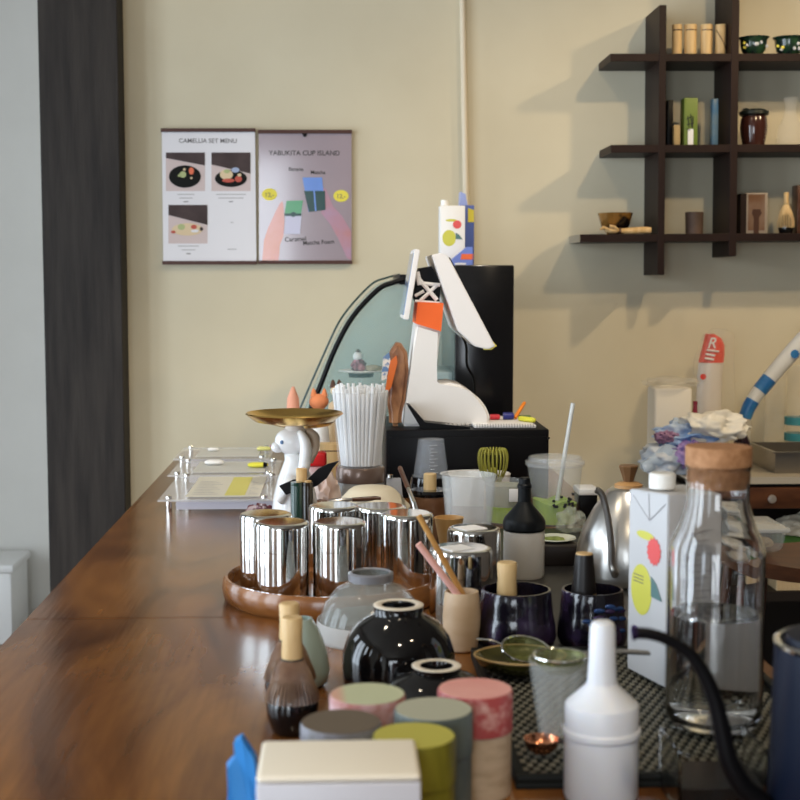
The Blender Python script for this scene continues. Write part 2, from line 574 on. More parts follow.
for (cx, cy, w_, mm) in ((186, 194, 17, M_line), (186, 197.6, 13, M_line), (186, 201.2, 4.5, M_ink), (231, 194, 30, M_line), (231, 197.6, 25, M_line), (231, 201.2, 4, M_ink),
                         (188.5, 245.6, 21, M_line), (188.5, 249.4, 14, M_line), (188.5, 253.2, 4.5, M_ink), (232, 248.8, 9, M_line), (232, 222, 3, M_line)):
    panel('caption_line', P([(cx - w_ / 2, cy), (cx + w_ / 2, cy), (cx + w_ / 2, cy + 0.9), (cx - w_ / 2, cy + 0.9)]), -0.0016, mm, t, 0.0002)

t, P = poster('lilac matcha drinks poster with two hands holding cups, right of the menu poster', 258, 351.5, 130, 263.5, M_gloss, 0.3)
def tx(s, sz, px, py, m=M_dkink, tilt=0.0, al='CENTER'):
    c = rel(t, [uv(px, py)])[0]
    text(s, sz, m, t, (c[0], -0.0018, c[1]), rot=(PI / 2, tilt, 0), align=al)
tx('YABUKITA CUP ISLAND', 0.0188, 304.5, 153.3)
tx('Banana', 0.0145, 296, 169.3, M_dkink)
tx('Matcha', 0.0145, 318, 172.5, M_dkink)
tx('Caramel', 0.0180, 295.5, 239.3, M_dkink, -0.05)
tx('Matcha Foam', 0.0165, 318.5, 242.5, M_dkink, -0.06)
M_skin1 = mat('poster_skin_orange', (0.58, 0.20, 0.12), 0.2, coat=0.6, col2=(0.60, 0.25, 0.22), nscale=9)
M_skin2 = mat('poster_skin_pink', (0.50, 0.22, 0.22), 0.2, coat=0.6, col2=(0.42, 0.27, 0.40), nscale=9)
panel('printed_arm', P([(262, 263), (278.5, 263), (280, 245), (283.5, 236), (284.5, 222), (283.5, 206), (282.5, 201), (279.5, 204), (275, 213), (268, 228), (264, 240)]), -0.0016, M_skin1, t)
panel('printed_arm', P([(320.5, 187), (326, 189), (333, 206), (342, 216), (351, 231), (351, 260), (347, 258), (338, 238), (330, 224), (321, 213)]), -0.0016, M_skin2, t)
M_blue = mat('poster_blue', (0.14, 0.28, 0.72), 0.2)
M_dkgreen = mat('poster_dark_green', (0.01, 0.055, 0.05), 0.2)
M_midgreen = mat('poster_green', (0.10, 0.36, 0.18), 0.2)
M_lav = mat('poster_foam', (0.55, 0.55, 0.72), 0.2)
cp = panel('printed_cup', P([(302.5, 177.5), (322, 177.5), (325.5, 210), (308.5, 212)]), -0.0023, M_blue, t)
panel('printed_matcha', P([(304, 191), (325, 191), (325.5, 210), (309, 212)]), -0.0030, M_dkgreen, cp)
panel('printed_straw', P([(312.5, 180), (314, 180), (316.5, 211), (315, 211)]), -0.0036, M_blue, cp)
cp = panel('printed_cup', P([(286.5, 201), (303, 200.5), (300, 234), (284, 234)]), -0.0023, M_lav, t)
panel('printed_matcha', P([(286.5, 201), (303, 200.5), (301, 215), (284.5, 215)]), -0.0030, M_midgreen, cp)
panel('printed_band', P([(284.5, 213.5), (301.5, 213.5), (301.3, 216), (284.3, 216)]), -0.0036, M_dkgreen, cp)
panel('printed_emblem', P(ell(293.5, 214.5, 2.7, 2.5)), -0.0042, M_dkgreen, cp)
for cx in (269.5, 341):
    bdg = panel('price_badge', P(ell(cx, 194.5 + (cx > 300) * 1.5, 7.6, 6)), -0.0023, M_yellow, t)
    c = rel(t, [uv(cx, 195 + (cx > 300) * 1.5)])[0]
    text('12,-', 0.017, M_ink, bdg, (c[0], -0.0031, c[1]))
panel('hanging_clip', P([(302, 133), (307.5, 133), (306, 137), (303.5, 137)]), -0.0016, M_black, t, 0.003)

# ------------------------------------------------------------------ wall shelf
SF = WY - 0.176       # front plane of the shelf boards
def fx(px, py): return pt(px, py, SF).x
def fz(px, py): return pt(px, py, SF).z
t = thing('wall_shelf', 'dark wooden lattice wall shelf with crossing upright boards', 'shelf', (0, WY, 0))
zA, zB, zC = fz(730, 54), fz(730, 145), fz(730, 234)
xE = fx(930, 150)
for (x0, zt) in ((fx(611, 55), zA), (fx(611, 145), zB), (fx(579.5, 235), zC)):
    bm = BM(); box(bm, x0, xE, -0.176, -0.001, zt - 0.021, zt, 0.001); obj('shelf_board', bm, M_shelf, t, smooth=False)
for (x0, x1, z0, z1) in ((fx(659, 100), fx(666, 100), fz(660, 275), fz(660, 5)), (fx(731, 100), fx(738.5, 100), fz(735, 257), fz(735, -60))):
    bm = BM(); box(bm, x0, x1, -0.1775, -0.001, z0, z1, 0.001); obj('upright_board', bm, M_shelf, t, smooth=False)
bm = BM(); x0 = fx(579.5, 235); box(bm, x0 - 0.0015, x0, -0.176, -0.001, zC - 0.021, zC); obj('lit_end_face', bm, mat('lit_end_grey', (0.30, 0.27, 0.22), 0.5), t, smooth=False)  # lit end face of the lowest board, the light put into its grey

YS = WY - 0.12        # where things stand on the shelf
def shx(px, py, Y=YS): return pt(px, py, Y).x
SC = YS / F * 1.003
# bamboo tubes
t0 = None
for i, (x0, x1) in enumerate(((672.5, 682.3), (684.7, 697), (701, 713), (715.5, 726.5))):
    lb = ['leftmost bamboo tube on the top shelf, with a slim body and side knot', 'second bamboo tube from the left on the top shelf', 'third bamboo tube from the left on the top shelf, with a pale vertical streak', 'rightmost bamboo tube on the top shelf, with a diagonal cord across it'][i]
    t = thing('bamboo_tube', lb, 'bamboo tube', (shx((x0 + x1) / 2, 54), YS, zA), group='bamboo tubes on the top shelf')
    r = (x1 - x0) / 2 * SC
    h = 31 * SC
    bm = BM(); lathe(bm, [(0, 0), (r * .97, 0), (r * .95, h * .3), (r * 1.0, h * .8), (r * .98, h * .84), (r, h * .88), (r, h), (r * .8, h), (r * .8, h * .9), (0, h * .9)], 24)
    obj('tube_body', bm, M_bamboo_l, t)
    bm = BM(); tube(bm, [(r * math.cos(a) * 1.03, r * math.sin(a) * 1.03, h * (.82 - (.3 * (a + 2.6) if i == 3 else 0))) for a in [-2.6 + .2 * k for k in range(11)]], 0.0013, 6)
    obj('binding_cord', bm, M_brown, t)
# two floral bowls
M_fl = mat('floral_glaze', (0.008, 0.016, 0.018), 0.15, coat=0.6, col2=(0.02, 0.06, 0.025), nscale=40)
M_flw = mat('floral_white', (0.55, 0.56, 0.60), 0.3)
for i, (x0, x1) in enumerate(((738.8, 769.5), (773.2, 806))):
    r = (x1 - x0) / 2 * SC
    t = thing('floral_tea_bowl', ['dark green floral bowl on the top shelf beside the upright board', 'dark bowl with white star flowers at the right end of the top shelf'][i], 'bowl', (shx((x0 + x1) / 2, 50), YS, zA), group='floral bowls on the top shelf')
    h = 18.5 * SC
    bm = BM(); lathe(bm, [(0, 0), (r * .5, 0), (r * .55, h * .08), (r * .75, h * .3), (r * .84, h * .6), (r * .85, h * .85), (r, h), (r * .96, h), (r * .8, h * .84), (r * .7, h * .35), (0, h * .15)], 36)
    obj('bowl_body', bm, M_fl, t)
    for k in range(7):
        a = -PI / 2 + random.uniform(-1.2, 1.2)
        zz = random.uniform(.3, .75) * h
        rr = r * .86
        bm = BM(); blob(bm, .0045, .0018, .0045, (rr * math.cos(a), rr * math.sin(a), zz), .5, 3, 2, k)
        obj('painted_flower', bm, M_flw if k < 5 else M_yellow, t)
# middle shelf
def sbox(name, label, cat, x0, x1, y0, Yf, depth, m, z, ybase=144, group=None):
    a, b_ = pt(x0, ybase, Yf), pt(x1, ybase, Yf)
    t = thing(name, label, cat, ((a.x + b_.x) / 2, Yf, z), group=group)
    hh = pt(x0, y0, Yf).z - z
    bm = BM(); box(bm, -(b_.x - a.x) / 2, (b_.x - a.x) / 2, 0, depth, 0, hh, 0.0008); obj('pack_body', bm, m, t)
    return t, (b_.x - a.x) / 2, hh
t, w_, h_ = sbox('black_tea_tin', 'narrow black box at the left end of the middle shelf', 'box', 667.5, 673, 100, YS - .01, .05, M_black, zB)
t, w_, h_ = sbox('small_tea_box', 'short beige box between the black box and green pack on the middle shelf', 'box', 674, 680, 125, YS - .03, .04, mat('kraft', (0.42, 0.30, 0.14), 0.7), zB)
t, w_, h_ = sbox('green_tea_pack', 'lime green tea pack with black brush writing on the middle shelf', 'tea pack', 684, 697.5, 98, YS - .02, .045, mat('lime_pack', (0.14, 0.20, 0.03), 0.45), zB)
bm = BM()
for k, (a_, b2, c_, d_) in enumerate(((-.7, .55, .2, .62), (-.5, .62, -.3, .38), (-.1, .66, .1, .4), (.3, .6, .15, .36), (-.6, .44, .4, .48), (-.75, .36, -.1, .32))):
    tube(bm, [(w_ * a_, -.001, h_ * b2), (w_ * (a_ + c_) / 2 + .001, -.001, h_ * (b2 + d_) / 2), (w_ * c_, -.001, h_ * d_)], .0012, 6)
obj('brush_writing', bm, M_dkink, t)
bm = BM(); box(bm, -w_ * .45, w_ * .35, -.0015, 0, h_ * .02, h_ * .35); obj('white_label', bm, M_paper, t, smooth=False)
t, w_, h_ = sbox('blue_booklet', 'thin blue and white booklet leaning by the upright board on the middle shelf', 'booklet', 712.5, 718, 99, YS - .01, .03, mat('booklet_blue', (0.05, 0.16, 0.28), 0.4, col2=(0.22, 0.26, 0.24), nscale=14), zB)
t = thing('lidded_jar', 'glossy red-brown ceramic jar with a dark lid on the middle shelf', 'jar', (shx(753.5, 144), YS, zB))
r = 13.5 * SC; h = 37 * SC
bm = BM(); lathe(bm, [(0, 0), (r * .78, 0), (r * .95, h * .3), (r * 1.0, h * .5), (r * .95, h * .7), (r * .86, h * .8), (0, h * .8)], 36)
obj('jar_body', bm, mat('red_brown_glaze', (0.05, 0.016, 0.011), 0.12, coat=.6), t)
bm = BM(); lathe(bm, [(0, h * .8), (r * .95, h * .8), (r * 1.1, h * .84), (r * 1.08, h * .92), (r * .8, h * .97), (r * .2, h), (0, h)], 36)
blob(bm, r * .22, r * .22, h * .05, (-r * .6, 0, h * .97), .2, 2, 2)
obj('jar_lid', bm, mat('moss_glaze', (0.012, 0.016, 0.012), 0.3), t)
t = thing('glass_carafe', 'clear glass carafe at the right end of the middle shelf', 'carafe', (shx(790, 144), YS, zB))
r = 14 * SC; h = 48 * SC
prof = [(0, 0), (r * .9, 0), (r, h * .08), (r * .95, h * .35), (r * .5, h * .6), (r * .4, h * .8), (r * .55, h), (r * .52, h), (r * .36, h * .8), (r * .46, h * .6), (r * .9, h * .34), (r * .93, h * .09), (r * .85, .003), (0, .003)]
bm = BM(); lathe(bm, prof, 36); obj('carafe_body', bm, mat('thin_glass', (.9, .9, .85), .04, alpha=.05), t)


# whisk
def whisk_parts(t, zt, zh, zb, rh, rb, mh, mtn, n=44, tn='tines', tw=0.0008, cone=False):
    bm = BM(); lathe(bm, [(0, zh), (rh * .95, zh), (rh, zh + .003), (rh * .93, zh + (zt - zh) * .5), (rh, zt - .002), (rh * .9, zt), (0, zt)], 28); obj('handle', bm, mh, t)
    bm = BM()
    for k in range(n):
        a = 2 * PI * k / n
        rad = (1 if k % 2 else .93)
        pts = []
        for q in range(7):
            s = q / 6
            r = rh * .92 + (rb - rh * .92) * (math.sin(s * PI * .55) / math.sin(PI * .55) if not cone else s ** .85) * rad
            if s > .9:
                r *= .97
            pts.append((r * math.cos(a), r * math.sin(a), zh + (zb - zh) * s))
        tube(bm, pts, [tw * 1.2 + .0004] * 3 + [tw] * 4, 5)
    obj(tn, bm, mtn, t)
    bm = BM(); lathe(bm, [(rh * .9, zh - .002), (rh * 1.05, zh - .001), (rh * 1.05, zh + .001), (rh * .9, zh + .002)], 28); obj('binding_thread', bm, M_dkink, t)


# lower shelf
t = thing('display_whisk', 'small bamboo whisk on a black holder on the lowest shelf', 'whisk', (shx(785, 232), YS, zC))
whisk_parts(t, 41 * SC, 29 * SC, 6 * SC, 2.6 * SC, 8.3 * SC, M_bamboo_l, M_bamboo_l, 28, tw=.0011)
bm = BM(); lathe(bm, [(0, 0), (6 * SC, 0), (7.6 * SC, 5 * SC), (6.5 * SC, 12 * SC), (3 * SC, 19 * SC), (0, 21 * SC)], 28); obj('whisk_stand', bm, M_blackg, t)
t, w_, h_ = sbox('framed_brush_picture', 'small pale framed picture of a whisk standing on the lowest shelf', 'picture', 745.5, 766.5, 193.5, YS - .02, .04, mat('frame_white', (0.30, 0.25, 0.20), 0.5), zC, 232)
panel('picture', [(-w_ * .85, h_ * .08), (w_ * .75, h_ * .08), (w_ * .75, h_ * .96), (-w_ * .85, h_ * .96)], -.0001, mat('picture_brown', (0.14, 0.065, 0.03), 0.4, col2=(0.22, 0.15, 0.11), nscale=14), t)
panel('pictured_whisk', [(-w_ * .3, 0.001), (w_ * .2, 0.001), (w_ * .2, h_ * .4), (w_ * .45, h_ * .5), (w_ * .3, h_ * .6), (-w_ * .4, h_ * .6), (-w_ * .5, h_ * .5), (-w_ * .3, h_ * .4)], -.0008, mat('pictured_dark', (0.06, 0.025, 0.015), .4), t)
bm = BM(); box(bm, -w_ - .0162, -w_ - .0002, .0, .04, 0, h_ * .98); obj('box_side', bm, M_shelf, t, smooth=False)
t = thing('small_clay_cup', 'small brown clay cup in the shade on the lowest shelf between the uprights', 'cup', (shx(693.5, 232), YS, zC))
bm = BM(); r = 9 * SC; h = 22 * SC; lathe(bm, [(0, 0), (r * .95, 0), (r, h), (r * .85, h), (r * .8, h * .2), (0, h * .2)], 32); obj('cup_body', bm, mat('clay', (0.06, 0.036, 0.026), 0.6, col2=(.10, .062, .045), nscale=20), t)
t = thing('gilded_tea_bowl', 'gold and black tea bowl at the left end of the lowest shelf', 'bowl', (shx(614.5, 232), YS, zC))
r = 17.5 * SC; h = 21.5 * SC
bm = BM(); lathe(bm, [(0, 0), (r * .45, 0), (r * .5, h * .1), (r * .8, h * .4), (r * 1.0, h), (r * .95, h), (r * .75, h * .45), (0, h * .2)], 40)
obj('bowl_body', bm, mat('gold_black_glaze', (0.30, 0.15, 0.035), 0.2, 0.35, coat=.5, col2=(0.012, 0.008, 0.007), nscale=14, lo=.47, hi=.55), t)
zs = zC + .001
a_, b_ = pt(604, 232, YS - .06), pt(651, 232, YS - .06)
t = thing('wooden_hand_scoop', 'carved wooden hand lying in front of the gold bowl on the lowest shelf', 'wooden hand', (a_.x, YS - .05 - .0, zC))
L = b_.x - a_.x
bm = BM(); tube(bm, [(L * .35, 0, .009), (L * .6, 0, .009), (L * .85, 0, .011), (L, 0, .010)], [.007, .009, .0095, .0085], 14); obj('forearm', bm, M_bamboo, t)
bm = BM(); blob(bm, .022, .012, .0085, (L * .18, 0, .0105), .08, 2, 3)
for k in range(4):
    tube(bm, [(L * .12, -.009 + .006 * k, .012), (-L * .02, -.011 + .007 * k, .018 + .002 * (k % 2)), (-L * .1 + .004 * k, -.012 + .007 * k, .013)], [.0035, .0032, .0025], 8)
tube(bm, [(L * .28, -.008, .013), (L * .2, -.014, .020), (L * .1, -.013, .023)], [.004, .0035, .003], 8)
obj('palm_with_fingers', bm, M_bamboo, t)
bm = BM(); tube(bm, [(L * .33, 0, .009), (L * .36, 0, .009)], .0088, 14); obj('wrist_band', bm, M_brown, t)
t, w_, h_ = sbox('dark_storage_tin', 'dark brown tin at the far right end of the lowest shelf', 'tin', 796.5, 815, 186, YS, .05, M_brown, zC, 232)

# the shelf hangs a touch out of level, and everything on it with it
piv = Vector((fx(659, 150), 0, zB))
tl = math.radians(-0.42)
for o in list(COL.objects):
    if o.parent is None and o.type in ('EMPTY', 'MESH') and o.location.y > 3.7 and o.location.x > .5 and o.get('category') and o.location.z > zC - .05 or o.get('category') == 'shelf':
        d = o.location - piv
        o.location = (piv.x + d.x * math.cos(tl) + d.z * math.sin(tl), o.location.y, piv.z - d.x * math.sin(tl) + d.z * math.cos(tl))
        o.rotation_euler.y += tl

# ------------------------------------------------------------------ cake display case
NY, FY = 3.28, 3.72
t = thing('cake_display_case', 'countertop cake display case with curved glass front and black cabinet back', 'display case', (0, 0, TT))
def Q(px, py, Y, dz=TT): p = pt(px, py, Y); return Vector((p.x, p.y, p.z - dz))
near = spline([Q(x, y, NY) for x, y in ((404, 279.5), (392, 283), (377.5, 290), (353, 316.5), (335.5, 348), (320, 386.5), (310, 412), (305, 447))], 5)
far = spline([Q(x, y, FY) for x, y in ((400, 274.5), (386, 278), (370, 285.5), (342.5, 316.5), (325, 351.5), (302, 404), (296, 420), (294, 436))], 5)
bm = BM()
th = Vector((.004, 0, -.002))
va = [[bm.verts.new(p) for p in near], [bm.verts.new(p) for p in far], [bm.verts.new(p + th) for p in near], [bm.verts.new(p + th) for p in far]]
for i in range(len(near) - 1):
    bm.faces.new((va[0][i], va[0][i + 1], va[1][i + 1], va[1][i])); bm.faces.new((va[2][i + 1], va[2][i], va[3][i], va[3][i + 1]))
    bm.faces.new((va[0][i + 1], va[0][i], va[2][i], va[2][i + 1])); bm.faces.new((va[1][i], va[1][i + 1], va[3][i + 1], va[3][i]))
bm.faces.new((va[0][0], va[1][0], va[3][0], va[2][0])); bm.faces.new((va[1][-1], va[0][-1], va[2][-1], va[3][-1]))
M_cg = mat('case_glass', (0.50, 0.68, 0.68), 0.03, alpha=0.16)
M_cg2 = mat('case_side_glass', (0.36, 0.58, 0.60), 0.03, alpha=0.12)
M_cg3 = mat('case_far_glass', (0.34, 0.56, 0.58), 0.03, alpha=0.36)
obj('curved_front_glass', bm, M_cg, t)
bm = BM(); tube(bm, near, .0060, 8); obj('near_black_trim', bm, M_black, t)
bm = BM(); tube(bm, far, .0028, 6); obj('far_glass_edge', bm, mat('dark_teal_edge', (0.02, 0.05, 0.05), .2), t)
bx0, bx1 = Q(455, 300, NY).x, Q(514, 300, NY).x
ztop = Q(480, 265, NY).z
for (nm, yy, curve) in (('near_side_glass', NY + .006, near), ('far_side_glass', FY - .012, far)):
    outl = [(p.x + .008, p.z - .006) for p in curve] + [(curve[-1].x + .01, .03), (bx0, .03), (bx0, curve[0].z - .006)]
    bm = BM(); prism_y(bm, outl, yy, yy + .004); obj(nm, bm, M_cg2 if 'near' in nm else M_cg3, t, smooth=False)
bm = BM(); box(bm, bx0, bx1, NY, FY, 0, ztop, .004); obj('black_cabinet', bm, mat('case_black', (0.006, 0.006, 0.007), .18), t)
bm = BM(); box(bm, near[0].x - .01, bx0, NY, FY, near[0].z - .012, near[0].z + .012, .003); obj('black_top_rail', bm, M_black, t)
bm = BM(); box(bm, near[-1].x - .006, bx0, NY, FY, 0, .032, .003); obj('case_floor', bm, M_white, t)
sy = Q(450, 383, 3.45)
bm = BM(); box(bm, Q(424, 380, 3.45).x, bx0, 3.36, 3.6, Q(450, 383, 3.36).z, Q(450, 372, 3.36).z, .002); obj('glass_shelf', bm, mat('shelf_pale', (0.55, 0.66, 0.66), .2), t)
M_door = mat('door_reflective', (0.05, 0.07, 0.09), .1)
t_ = None
# contents of the case
c = Q(361, 373, 3.5)
shz = c.z
t = thing('cake_slice_plate', 'white plate inside the display case behind the straws', 'plate', (c.x, 3.5, TT + c.z))
bm = BM(); lathe(bm, [(0, 0), (.03, 0), (.058, .006), (.056, .008), (.03, .003), (0, .003)], 36); obj('plate_disc', bm, M_white, t)
bm = BM(); lathe(bm, [(.0, -.01), (.03, -.01), (.032, 0), (0, 0)], 24); obj('plate_foot', bm, M_black, t)
t = thing('berry_cake', 'small cream and berry cake topped with a white figure, on the plate in the case', 'cake', (c.x - .006, 3.5, TT + c.z + .0035))
bm = BM(); blob(bm, .019, .017, .017, (0, 0, .015), .3, 3, 3, 2, flat=0); obj('berry_base', bm, mat('berry', (0.06, 0.006, 0.02), .4, col2=(.6, .25, .3), nscale=70), t)
bm = BM(); blob(bm, .012, .012, .012, (-.002, 0, .038), .15, 2, 3, 3); obj('cream_top', bm, M_white, t)
bm = BM(); blob(bm, .006, .006, .005, (-.001, 0, .051), .3, 2, 2, 3); obj('topping', bm, M_brown, t)
t = thing('pastry_bun', 'pale crumbly pastry beside the berry cake in the case', 'pastry', (c.x + .030, 3.5, TT + c.z + .0035))
bm = BM(); blob(bm, .022, .014, .009, (0, 0, .008), .3, 3, 3, 5, flat=0.001); obj('crust', bm, mat('pastry', (0.52, 0.45, 0.33), .8, col2=(.3, .26, .15), nscale=60), t)
# stand carrying the plate
t = thing('cake_stand', 'slim clear stand under the plate in the display case', 'stand', (c.x, 3.5, TT + .032))
bm = BM(); lathe(bm, [(0, 0), (.03, 0), (.03, .004), (.006, .008), (.006, shz - .032 - .012), (.022, shz - .032 - .0105), (0, shz - .032 - .0105)], 24); obj('stand_body', bm, M_glass_t, t)

# carton and blue box on top of the case
def carton_art(t, w_, h_, y, sc=1.0):
    panel('yellow_blob', [(x_ * w_, z_ * h_) for x_, z_ in ell(.36, .46, .27, .135)], y, M_cy, t, .0004)
    panel('yellow_leaf', [(x_ * w_, z_ * h_) for x_, z_ in ell(.44, .755, .22, .022)], y, M_cy, t, .0004)
    panel('red_blossom', [((.68 + (.185 if k % 2 else .155) * math.cos(2 * PI * k / 28)) * w_, (.685 + (.076 if k % 2 else .062) * math.sin(2 * PI * k / 28)) * h_) for k in range(28)], y - .0005, M_cr, t, .0004)
    panel('teal_leaf', [(.62 * w_, .55 * h_), (.75 * w_, .52 * h_), (.90 * w_, .44 * h_), (.62 * w_, .445 * h_)], y - .0005, M_ct, t, .0004)
M_cy = mat('carton_yellow', (0.62, 0.60, 0.09), .4)
M_cr = mat('carton_coral', (0.75, 0.10, 0.10), .4)
M_ct = mat('carton_teal', (0.10, 0.20, 0.20), .4)
M_carton = mat('carton_white', (0.56, 0.56, 0.57), .35)
M_cap = mat('cap_white', (0.85, 0.84, 0.80), .35)
p0, p1 = pt(440, 265, 3.45), pt(465, 265, 3.45)
zt = TT + ztop
w_ = p1.x - p0.x
h_ = pt(452, 205.5, 3.45).z - zt
t = thing('oat_milk_carton', 'white drink carton with yellow and red art standing on top of the display case', 'carton', (p0.x, 3.45, zt))
bm = BM(); box(bm, 0, w_, 0, .06, 0, h_, .002); obj('carton_body', bm, M_white, t)
carton_art(t, w_, h_, -.0001)
bm = BM(); lathe(bm, [(0, 0), (.010, 0), (.010, .014), (0, .014)], 24, c=(.013, .02, h_)); obj('screw_cap', bm, M_cap, t)
p2, p3 = pt(460, 265, 3.54), pt(474, 265, 3.54)
t = thing('blue_carton', 'tall blue carton with yellow and orange print behind the white carton on the case', 'carton', (p2.x, 3.54, zt))
w2 = p3.x - p2.x; h2 = pt(465, 205, 3.54).z - zt
M_cb = mat('carton_blue', (0.10, 0.16, 0.50), .35)
bm = BM(); box(bm, 0, w2, 0, .07, 0, h2, .002); obj('carton_body', bm, M_cb, t)
bm = BM(); prism_y(bm, [(0, h2), (w2 * .55, h2), (w2 * .4, h2 + .028), (w2 * .05, h2 + .034)], .01, .06); obj('gable_top', bm, mat('pale_blue', (.35, .42, .75), .3), t, smooth=False)
panel('yellow_panel', [(w2 * .55, h2 * .72), (w2 * .98, h2 * .72), (w2 * .98, h2 * .92), (w2 * .55, h2 * .95)], -.0001, M_yellow, t, .0005)
panel('orange_mark', [(w2 * .3, h2 * .12), (w2 * .95, h2 * .12), (w2 * .95, h2 * .2), (w2 * .3, h2 * .2)], -.0001, mat('orange_ink', (0.8, 0.15, 0.05), .4), t, .0005)
# blue base wedge in front
p4 = pt(450, 265, 3.40)
t = thing('blue_snack_box', 'low blue box with an orange mark in front of the white carton on the case', 'box', (p4.x, 3.385, zt))
w3 = pt(472, 265, 3.40).x - p4.x; h3 = pt(470, 247, 3.40).z - zt
bm = BM(); prism_y(bm, [(0, 0), (w3, 0), (w3, h3), (w3 * .75, h3), (w3 * .1, h3 * .35)], 0, .05); obj('box_body', bm, mat('snack_blue', (0.16, 0.23, 0.62), .4), t, smooth=False)
panel('orange_mark', [(w3 * .45, h3 * .32), (w3 * .98, h3 * .32), (w3 * .98, h3 * .62), (w3 * .5, h3 * .62)], -.0001, MATS['orange_ink'], t, .0005)
panel('white_mark', [(w3 * .2, h3 * .04), (w3 * .7, h3 * .04), (w3 * .7, h3 * .14), (w3 * .2, h3 * .14)], -.0001, M_paper, t, .0005)

# ------------------------------------------------------------------ cash drawer cabinet
DY0, DY1 = 2.86, 3.16
cx0, cx1 = pt(386, 430, DY0).x, pt(549.5, 430, DY0).x
dz = pt(460, 430, DY0).z
t = thing('cash_drawer_box', 'wide matt black cash drawer box under the white till', 'cash drawer', ((cx0 + cx1) / 2, DY0, TT))
w_ = (cx1 - cx0) / 2; h_ = dz - TT
bm = BM(); box(bm, -w_, w_, .006, DY1 - DY0, 0, h_, .003); obj('drawer_body', bm, M_black, t)
bm = BM(); box(bm, -w_ + .006, w_ - .006, 0, .005, .012, h_ - .014, .001); obj('drawer_front', bm, M_black, t)
bm = BM(); box(bm, w_ - .004, w_ + .001, .001, .004, h_ - .02, h_ - .016); obj('latch', bm, M_chrome, t)
# ------------------------------------------------------------------ till
t = thing('touch_screen_till', 'white double screen till with an orange band on its post', 'till', (0, 0, 0))
M_till = mat('till_white', (0.78, 0.745, 0.71), .45)
M_tillf = mat('till_frame', (0.82, 0.78, 0.75), .4)
Y0 = 2.93
def pz(l, Y=Y0): return [(pt(x, y, Y).x, pt(x, y, Y).z) for x, y in l]
def clampz(l): return [(x, max(z, dz + .0005)) for x, z in l]
bm = BM(); prism_y(bm, clampz(pz([(404, 422), (405.5, 404), (411, 366), (416, 323.5), (440.5, 331), (437, 366), (434.5, 384), (440, 384), (450, 383), (460, 385), (470, 391), (480, 399), (486, 407), (489.5, 415), (488, 427), (404, 428)])), Y0, Y0 + .13)
es = [e for e in bm.edges if abs(e.verts[0].co.y - e.verts[1].co.y) < 1e-6]
bmesh.ops.bevel(bm, geom=es, offset=.005, segments=3, affect='EDGES')
obj('stand_post', bm, M_till, t, angle=50)
bm = BM(); prism_y(bm, pz([(417.5, 302), (443.5, 303), (441, 331.5), (415.5, 323.5)]), Y0 - .003, Y0 + .133); obj('orange_band', bm, mat('orange_tape', (0.85, 0.13, 0.015), .5), t)
bm = BM(); prism_y(bm, pz([(431, 255), (440, 253), (447, 255.5), (494.5, 346), (487, 349), (474, 346), (457, 330)]), Y0 - .02, Y0 + .22)
bmesh.ops.bevel(bm, geom=list(bm.edges), offset=.002, segments=2, affect='EDGES')
ms = obj('main_screen', bm, M_tillf, t)
bm = BM(); prism_y(bm, pz([(449, 257), (450, 257.5), (493, 341), (492.3, 341.5)]), Y0, Y0 + .2); obj('screen_glass', bm, M_blackg, ms)
bm = BM(); prism_y(bm, pz([(414.4, 249), (419.7, 250), (408.3, 319.6), (403, 319)]), Y0 - .02, Y0 + .15)
bmesh.ops.bevel(bm, geom=list(bm.edges), offset=.0015, segments=2, affect='EDGES')
cs = obj('customer_screen', bm, M_tillf, t)
bm = BM(); prism_y(bm, pz([(413.2, 253), (414.2, 253), (403.6, 315), (402.6, 315)]), Y0 - .012, Y0 + .142); obj('screen_glass', bm, mat('screen_blue', (0.25, 0.32, 0.45), .1), cs)
bm = BM(); prism_y(bm, pz([(420, 268), (432, 266), (442, 283), (440, 303), (418, 303), (414, 298)]), Y0 + .02, Y0 + .1); obj('hinge', bm, M_black, t)
bm = BM()
for a_, b_, r_ in (((418, 278), (437, 300), .0045), ((438, 284), (419, 302), .004), ((415, 296), (424, 291), .0035), ((417, 272), (420, 285), .0055), ((419, 283), (440, 285), .004), ((415, 301), (440, 303), .003)):
    p, q = pt(*a_, Y0 + .012), pt(*b_, Y0 + .012); tube(bm, [p, q], r_, 8)
obj('bracket', bm, M_till, t)
bm = BM(); prism_y(bm, pz([(484, 350), (490, 338), (497.5, 346), (492, 350)]), Y0 + .01, Y0 + .02); obj('sticky_note', bm, M_yellow, ms)
bm = BM(); tube(bm, spline([pt(459, 331, Y0 + .1), pt(466, 345, Y0 + .14), pt(467, 365, Y0 + .16), pt(474, 380, Y0 + .17), pt(474, 405, Y0 + .17)], 6), .003, 8); obj('cable', bm, M_black, t)

# card terminal, notebook and pens on the drawer box
a_ = pt(413, 408, 2.90)
t = thing('card_terminal', 'black tablet keyboard leaning against the foot of the till', 'keyboard', (0, 0, 0))
bm = BM(); prism_y(bm, [(x_, max(z_, dz + .0008)) for x_, z_ in pz([(407, 405), (409.5, 404.5), (425, 422), (470, 427), (470, 431), (421, 428.5)], 2.885)], 2.88, 2.925); obj('keyboard_case', bm, M_black, t)
bm = BM()
for k in range(9):
    q = pt(432 + k * 4.2, 424.5, 2.9); box(bm, q.x, q.x + .0065, 2.885, 2.896, dz + .006 + .0001 * k, dz + .010, .0008)
obj('keys', bm, mat('key_cream', (.6, .55, .5), .5), t)
q0, q1 = pt(474, 428, 2.89), pt(536, 428, 2.89)
t = thing('spiral_notebook', 'white spiral notebook lying at the right of the till', 'notebook', (q0.x, 2.885, dz + .0005))
w_ = q1.x - q0.x
bm = BM(); box(bm, 0, w_, .004, .20, 0, .006, .001); obj('pages', bm, M_paper, t)
bm = BM()
